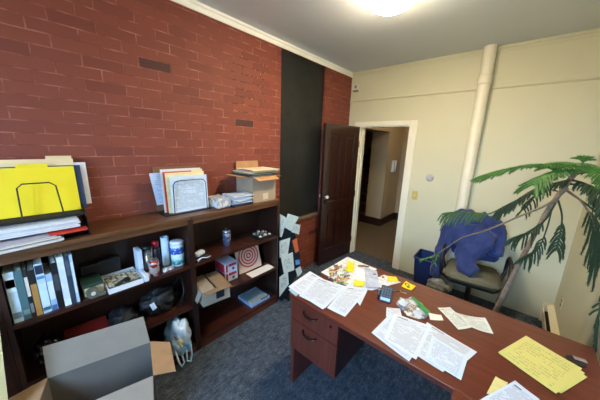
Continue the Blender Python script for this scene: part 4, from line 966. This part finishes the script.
b = B(); tube(b, [(0, .12, .395), (0, .27, .40), (0, .31, .48), (0, .315, .70)], [.02, .02, .018, .016], 10); part('back_support', b, M_chb, chr_, local=True)
for s in (-1, 1):
    b = B(); tube(b, [(s*.20, -.09, .395), (s*.27, -.10, .42), (s*.285, -.12, .55), (s*.285, -.10, .65), (s*.285, -.02, .69), (s*.285, .10, .69), (s*.285, .16, .65), (s*.28, .15, .50), (s*.25, .10, .42), (s*.20, .08, .395)], .0165, 10); arm = part('armrest', b, M_chb, chr_, local=True, smooth=True)
b = B(); tube(b, [(0, 0, .10), (0, 0, .39)], [.028, .022], 14); part('post', b, M_chb, chr_, local=True)
for k in range(5):
    a = k*2*PI/5+.3; d_ = Vector((math.cos(a), math.sin(a), 0))
    b = B(); tube(b, [d_*.02+Vector((0, 0, .11)), d_*.15+Vector((0, 0, .10)), d_*.27+Vector((0, 0, .075))], [.025, .02, .016], 8); lg = part('leg', b, M_chb, chr_, local=True)
    q = d_*.27; pd = Vector((-d_.y, d_.x, 0))
    b = B(); tube(b, [q-pd*.022+Vector((0, 0, .027)), q+pd*.022+Vector((0, 0, .027))], .027, 14); tube(b, [q+Vector((0, 0, .05)), q+Vector((0, 0, .08))], .008, 8); part('caster', b, M_chb, lg, local=True)
# grey plastic bag hanging under the seat
b = blob((0, 0, 0), (.10, .05, .085), .35, 2.2, 31, 4); b.transform(Matrix.Translation((1.64, 2.80, .30)))
solo('plastic_bag', b, plain((126, 126, 122), .35, bump=.5), 'grey plastic bag hanging below the front left of the chair seat', 'bag', smooth=True)
# coat: torso draped over the backrest, hood/collar, two sleeves
def coat():
    b = B()
    def loft(secs, seg=20):
        rings = []
        for c, ax, ay, rx, ry in secs:
            ax, ay = Vector(ax).normalized(), Vector(ay).normalized()
            rings.append([b.verts.new(Vector(c)+ax*(rx*math.cos(2*PI*k/seg))+ay*(ry*math.sin(2*PI*k/seg))) for k in range(seg)])
        for i in range(len(rings)-1):
            for k in range(seg): b.faces.new((rings[i][k], rings[i][(k+1) % seg], rings[i+1][(k+1) % seg], rings[i+1][k]))
        b.faces.new(rings[0][::-1]); b.faces.new(rings[-1])
    X, Yv, Zv = (1, 0, 0), (0, 1, 0), (0, 0, 1)
    loft([((1.865, 3.17, .60), X, Yv, .19, .05), ((1.865, 3.165, .70), X, Yv, .235, .07), ((1.85, 3.175, .82), X, Yv, .255, .08), ((1.835, 3.195, .92), X, Yv, .26, .08), ((1.82, 3.22, 1.0), X, Yv, .245, .075), ((1.80, 3.235, 1.05), X, Yv, .20, .055), ((1.79, 3.24, 1.078), X, Yv, .13, .035)])
    def sleeve(pts, ww, hh, ax):
        secs = []; ax = Vector(ax).normalized()
        for i, p in enumerate(pts):
            t_ = (Vector(pts[min(i+1, len(pts)-1)])-Vector(pts[max(i-1, 0)])).normalized()
            secs.append((p, ax-t_*ax.dot(t_), t_.cross(ax), ww[i], hh[i]))
        loft(secs, 16)
    # left sleeve hanging straight down beside the armrest
    sleeve([(1.66, 3.21, .99), (1.625, 3.16, .89), (1.60, 3.11, .76), (1.58, 3.07, .62), (1.565, 3.04, .48), (1.56, 3.02, .36), (1.56, 3.015, .30)], [.08, .078, .072, .066, .06, .056, .05], [.06, .055, .05, .045, .04, .036, .03], (.85, -.5, 0))
    # front panel and right sleeve folded down over the seat
    sleeve([(1.95, 3.12, .93), (1.90, 3.06, .83), (1.845, 3.01, .73), (1.82, 2.95, .64), (1.85, 2.88, .575), (1.93, 2.83, .55)], [.13, .125, .115, .10, .08, .06], [.045, .045, .045, .04, .036, .03], (1, -.2, .15))
    sleeve([(1.74, 3.13, .95), (1.75, 3.09, .83), (1.775, 3.05, .73)], [.12, .11, .08], [.045, .045, .03], (1, 0, 0))
    sleeve([(2.0, 3.17, .97), (2.04, 3.13, .87), (2.06, 3.09, .78), (2.06, 3.07, .71)], [.08, .08, .075, .06], [.05, .05, .045, .03], (.9, -.4, 0))
    return b
t = NT('blue_cloth'); n_ = t.noise(t.coord(), 9, 5, .6); t.set(Base_Color=t.ramp(n_, [(.3, lin((20, 38, 88))), (.7, lin((30, 52, 110)))]), Roughness=.8, Sheen_Weight=.2); t.bump(n_, .25, .015)
tmp = mk('coat_shape', coat(), t.m)
md = tmp.modifiers.new('remesh', 'REMESH'); md.mode = 'VOXEL'; md.voxel_size = .009
md = tmp.modifiers.new('smooth', 'SMOOTH'); md.factor = .5; md.iterations = 7
dg = bpy.context.evaluated_depsgraph_get(); ev = tmp.evaluated_get(dg)
b = B(); b.from_mesh(ev.to_mesh()); ev.to_mesh_clear(); bpy.data.objects.remove(tmp)
b.normal_update()
for v in b.verts:      # hanging folds: ridges that run mostly downward
    c = v.co
    r1 = 1-2*abs(noise.noise(Vector((c.x*8+c.z*2.2, c.y*7, c.z*2.2))))
    r2 = 1-2*abs(noise.noise(Vector((c.x*15-c.z*5, c.y*12+4, c.z*5))))
    v.co = c + v.normal*(.030*(r1-.35)+.012*(r2-.4))
bmesh.ops.smooth_vert(b, verts=b.verts[:], factor=.4, use_axis_x=True, use_axis_y=True, use_axis_z=True)
solo('coat', b, t.m, 'blue fleece coat draped over the back of the office chair', 'coat', smooth=True)

# ================================================================== NORFOLK PINE
def P3(px_, py_, y): return at(px_, py_, y=y)
pl = thing('norfolk_pine', 'tall Norfolk pine leaning in a pot behind the desk at right', 'plant', (2.10, 2.36, 0))
M_trunk = plain((134, 112, 94), .9, var=.3, scale=40, bump=.8); M_bare = plain((122, 110, 90), .85, var=.15)
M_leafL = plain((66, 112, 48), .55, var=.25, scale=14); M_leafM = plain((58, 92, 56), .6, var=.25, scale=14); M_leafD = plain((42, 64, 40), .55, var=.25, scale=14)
b = B(); lathe(b, [(.10, 0), (.11, .01), (.14, .22), (.15, .22), (.15, .25), (.135, .25), (.13, .215), (.01, .21)], (2.10, 2.36, 0), 28); part('pot', b, plain((84, 54, 42), .6), pl, smooth=False)
b = B(); lathe(b, [(.128, .205), (.128, .216), (.01, .225)], (2.10, 2.36, 0), 20); part('soil', b, plain((40, 30, 24), .95, bump=.5), pl)
tr_ = [Vector((2.10, 2.36, .21)), P3(493, 317, 2.33), P3(513, 275, 2.28), P3(530, 243, 2.23), P3(545, 215, 2.18), P3(560, 193, 2.14), P3(572, 177, 2.10), P3(580, 167, 2.09), P3(583, 162, 2.09)]
b = B(); tube(b, tr_, [.022, .018, .0155, .015, .0145, .014, .0125, .008, .004], 12)
bmesh.ops.subdivide_edges(b, edges=b.edges[:], cuts=1, use_grid_fill=True)
for v in b.verts: v.co += noise.noise_vector(v.co*34)*.004
part('trunk', b, M_trunk, pl, smooth=True)
def smoothpath(pts, n):
    pts = [Vector(p) for p in pts]; out = []; m = len(pts)-1
    for i in range(n+1):
        s = i/n*m; k = min(int(s), m-1); u = s-k
        p0, p1, p2, p3 = pts[max(k-1, 0)], pts[k], pts[k+1], pts[min(k+2, m)]
        out.append(.5*((2*p1)+(p2-p0)*u+(2*p0-5*p1+4*p2-p3)*u*u+(3*p1-p0-3*p2+p3)*u**3))
    return out
def frond(bm, path, r=.0055, spike=.012, step=.006):
    """needle covered shoot: thin core plus short curved needles"""
    tube(bm, path, [r]*(len(path)-1)+[r*.4], 5)
    L_ = 0
    for a, c in zip(path, path[1:]):
        d_ = (c-a); n = max(1, int(d_.length/step)); t_ = d_.normalized(); o1 = t_.orthogonal().normalized(); o2 = t_.cross(o1)
        for k in range(n):
            p = a+d_*((k+.5)/n)
            for s in range(4):
                an = s*PI/2+random.random()*1.5; out = (o1*math.cos(an)+o2*math.sin(an))
                w_ = t_.cross(out)*.0016
                q = p+out*r*.6
                bm.faces.new((bm.verts.new(q-w_), bm.verts.new(q+w_), bm.verts.new(q+out*spike*.75+t_*spike*.9)))
def branch(pts, mat, shoots, f0, slen, droop, bare=.0, rb=.006, side=1.0, seed=0, n=24, up=0.0):
    random.seed(100+seed); path = smoothpath(pts, n)
    b = B(); tube(b, path, [rb*(1-.6*i/n) for i in range(n+1)], 6); st = part('branch', b, M_bare if bare else (M_trunk if rb > .006 else mat), pl, smooth=True)
    b = B()
    k0 = int(f0*n)
    frond(b, path[max(k0, n-6):], .005)
    for s in range(shoots):
        f = f0+(1-f0)*(s+.5)/shoots; i = min(int(f*n), n-1); p = path[i].lerp(path[i+1], f*n-i)
        t_ = (path[i+1]-path[i]).normalized(); sd = t_.cross(Vector((0, 0, 1)))
        if sd.length < .1: sd = Vector((1, 0, 0))
        sd.normalize(); sgn = 1 if s % 2 else -1
        ll = slen*(.55+.45*math.sin(PI*min(1, (1-f)*1.6+.18)))*random.uniform(.8, 1.15)
        d0 = (sd*sgn*side*random.uniform(.7, 1.1)+t_*.75+Vector((0, 0, up))).normalized(); q = [p]
        for k in range(1, 6):
            d0 = (d0+Vector((0, 0, -droop*.38))+Vector((random.uniform(-.06, .06), random.uniform(-.06, .06), 0))).normalized(); q.append(q[-1]+d0*ll/5)
        frond(b, q, .0045, .011, .007)
    lf = part('foliage', b, mat, st, smooth=False)
ap = P3(580, 167, 2.09)
# top whorl: bright flat branches
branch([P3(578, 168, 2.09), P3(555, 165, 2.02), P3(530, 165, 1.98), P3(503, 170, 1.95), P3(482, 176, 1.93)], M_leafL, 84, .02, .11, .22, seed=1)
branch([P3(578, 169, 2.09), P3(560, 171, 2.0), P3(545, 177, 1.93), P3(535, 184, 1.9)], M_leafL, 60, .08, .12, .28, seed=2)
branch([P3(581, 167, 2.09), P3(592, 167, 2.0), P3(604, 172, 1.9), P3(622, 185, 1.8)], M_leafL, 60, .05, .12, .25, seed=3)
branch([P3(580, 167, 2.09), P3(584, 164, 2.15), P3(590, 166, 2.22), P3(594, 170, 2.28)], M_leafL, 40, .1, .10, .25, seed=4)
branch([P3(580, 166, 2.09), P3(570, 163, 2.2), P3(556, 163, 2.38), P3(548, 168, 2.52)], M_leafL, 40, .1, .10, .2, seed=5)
for k, (dx, dy) in enumerate(((-5, -3), (4, -4), (0, -5), (7, -1))):
    branch([P3(583, 163, 2.09), P3(583+dx*.6, 160+dy*.4, 2.09), P3(583+dx, 160+dy*.6, 2.08)], M_leafL, 5, .3, .03, .0, rb=.003, seed=10+k, n=8)
# second whorl: long dark branch reaching over the coat
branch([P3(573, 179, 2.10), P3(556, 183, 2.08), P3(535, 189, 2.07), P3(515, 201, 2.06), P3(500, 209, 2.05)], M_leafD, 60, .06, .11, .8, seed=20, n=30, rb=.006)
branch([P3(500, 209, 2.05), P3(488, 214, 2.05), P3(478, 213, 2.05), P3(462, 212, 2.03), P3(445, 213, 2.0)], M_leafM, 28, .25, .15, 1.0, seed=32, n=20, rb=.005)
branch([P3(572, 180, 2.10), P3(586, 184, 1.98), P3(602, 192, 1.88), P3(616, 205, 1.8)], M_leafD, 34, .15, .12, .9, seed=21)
# bare grey branch to the seat
branch([P3(568, 188, 2.12), P3(548, 204, 2.15), P3(520, 216, 2.22), P3(490, 229, 2.3), P3(462, 238, 2.38), P3(446, 248, 2.42), P3(434, 256, 2.45)], M_leafD, 8, .93, .06, .4, bare=1, seed=22, n=40, rb=.008)
branch([P3(437, 255, 2.45), P3(430, 257, 2.44), P3(421, 260, 2.42)], M_leafL, 8, .1, .05, .3, seed=23, n=8, rb=.003)
branch([P3(439, 253, 2.45), P3(436, 258, 2.43), P3(434, 264, 2.42)], M_leafL, 6, .1, .04, .3, seed=24, n=8, rb=.003)
# right drooping branch
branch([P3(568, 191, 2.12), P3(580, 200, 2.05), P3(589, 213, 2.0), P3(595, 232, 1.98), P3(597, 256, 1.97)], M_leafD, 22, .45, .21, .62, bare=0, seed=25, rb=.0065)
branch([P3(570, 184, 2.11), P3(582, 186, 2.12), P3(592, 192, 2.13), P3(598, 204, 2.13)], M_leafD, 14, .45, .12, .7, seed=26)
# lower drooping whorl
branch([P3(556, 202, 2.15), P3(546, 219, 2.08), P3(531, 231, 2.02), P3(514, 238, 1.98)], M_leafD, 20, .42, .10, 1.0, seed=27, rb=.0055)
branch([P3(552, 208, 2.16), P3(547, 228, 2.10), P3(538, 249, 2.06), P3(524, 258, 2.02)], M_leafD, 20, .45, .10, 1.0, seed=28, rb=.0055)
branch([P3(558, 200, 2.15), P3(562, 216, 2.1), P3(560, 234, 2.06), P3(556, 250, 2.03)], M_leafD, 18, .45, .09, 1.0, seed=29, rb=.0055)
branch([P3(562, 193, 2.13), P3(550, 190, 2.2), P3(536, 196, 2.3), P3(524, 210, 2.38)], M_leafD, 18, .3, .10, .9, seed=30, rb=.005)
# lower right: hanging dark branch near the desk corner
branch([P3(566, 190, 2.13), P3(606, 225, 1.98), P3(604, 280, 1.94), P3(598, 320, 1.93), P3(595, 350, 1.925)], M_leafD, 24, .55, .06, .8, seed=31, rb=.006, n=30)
# support stake
b = B(); tube(b, [P3(497, 300, 2.42), P3(508, 279, 2.42), P3(518, 262, 2.42)], .0075, 8)
part('stake', b, plain((70, 70, 60), .6), pl)
b = B(); tube(b, [Vector((2.15, 2.41, .21)), P3(497, 300, 2.42)], .0075, 8); part('stake_foot', b, plain((70, 70, 60), .6), pl)

# ================================================================== LIGHT
wd = bpy.data.worlds.new('sky'); sc.world = wd; wd.use_nodes = True
bgn = wd.node_tree.nodes['Background']; bgn.inputs[1].default_value = 20.0
_n = wd.node_tree.nodes; _l = wd.node_tree.links      # bright blue-white sky over darker ground
_tc = _n.new('ShaderNodeTexCoord'); _sx = _n.new('ShaderNodeSeparateXYZ'); _cr = _n.new('ShaderNodeValToRGB')
_mr = _n.new('ShaderNodeMapRange'); _mr.inputs[1].default_value = -1; _l.new(_tc.outputs['Generated'], _sx.inputs[0]); _l.new(_sx.outputs[2], _mr.inputs[0]); _l.new(_mr.outputs[0], _cr.inputs[0])
_e = _cr.color_ramp.elements; _e[0].position = .47; _e[0].color = (.16, .17, .17, 1); _e[1].position = .56; _e[1].color = (.40, .66, 1.0, 1)
_l.new(_cr.outputs[0], bgn.inputs[0])
pa_ = bpy.data.lights.new('window_portal', 'AREA'); pa_.shape = 'RECTANGLE'; pa_.size = WX1-WX0; pa_.size_y = WZ1-WZ0
pa_.cycles.is_portal = True
po = bpy.data.objects.new('window_portal', pa_); COL.objects.link(po); po.location = ((WX0+WX1)/2, RY0-.16, (WZ0+WZ1)/2); po.rotation_euler = (PI/2, 0, 0)   # looks into the room (+y)
hl = bpy.data.lights.new('hall_lamp', 'POINT'); hl.energy = 8; hl.color = (1, .80, .55); hl.shadow_soft_size = .12
ho = bpy.data.objects.new('hall_lamp', hl); COL.objects.link(ho); ho.location = (1.0, 4.7, 2.55)

vs = sc.view_settings; vs.view_transform = 'Standard'; vs.look = 'None'; vs.gamma = 1; vs.exposure = 1.22; vs.use_curve_mapping = False
sc.cycles.use_denoising = True; sc.cycles.max_bounces = 8; sc.cycles.diffuse_bounces = 5
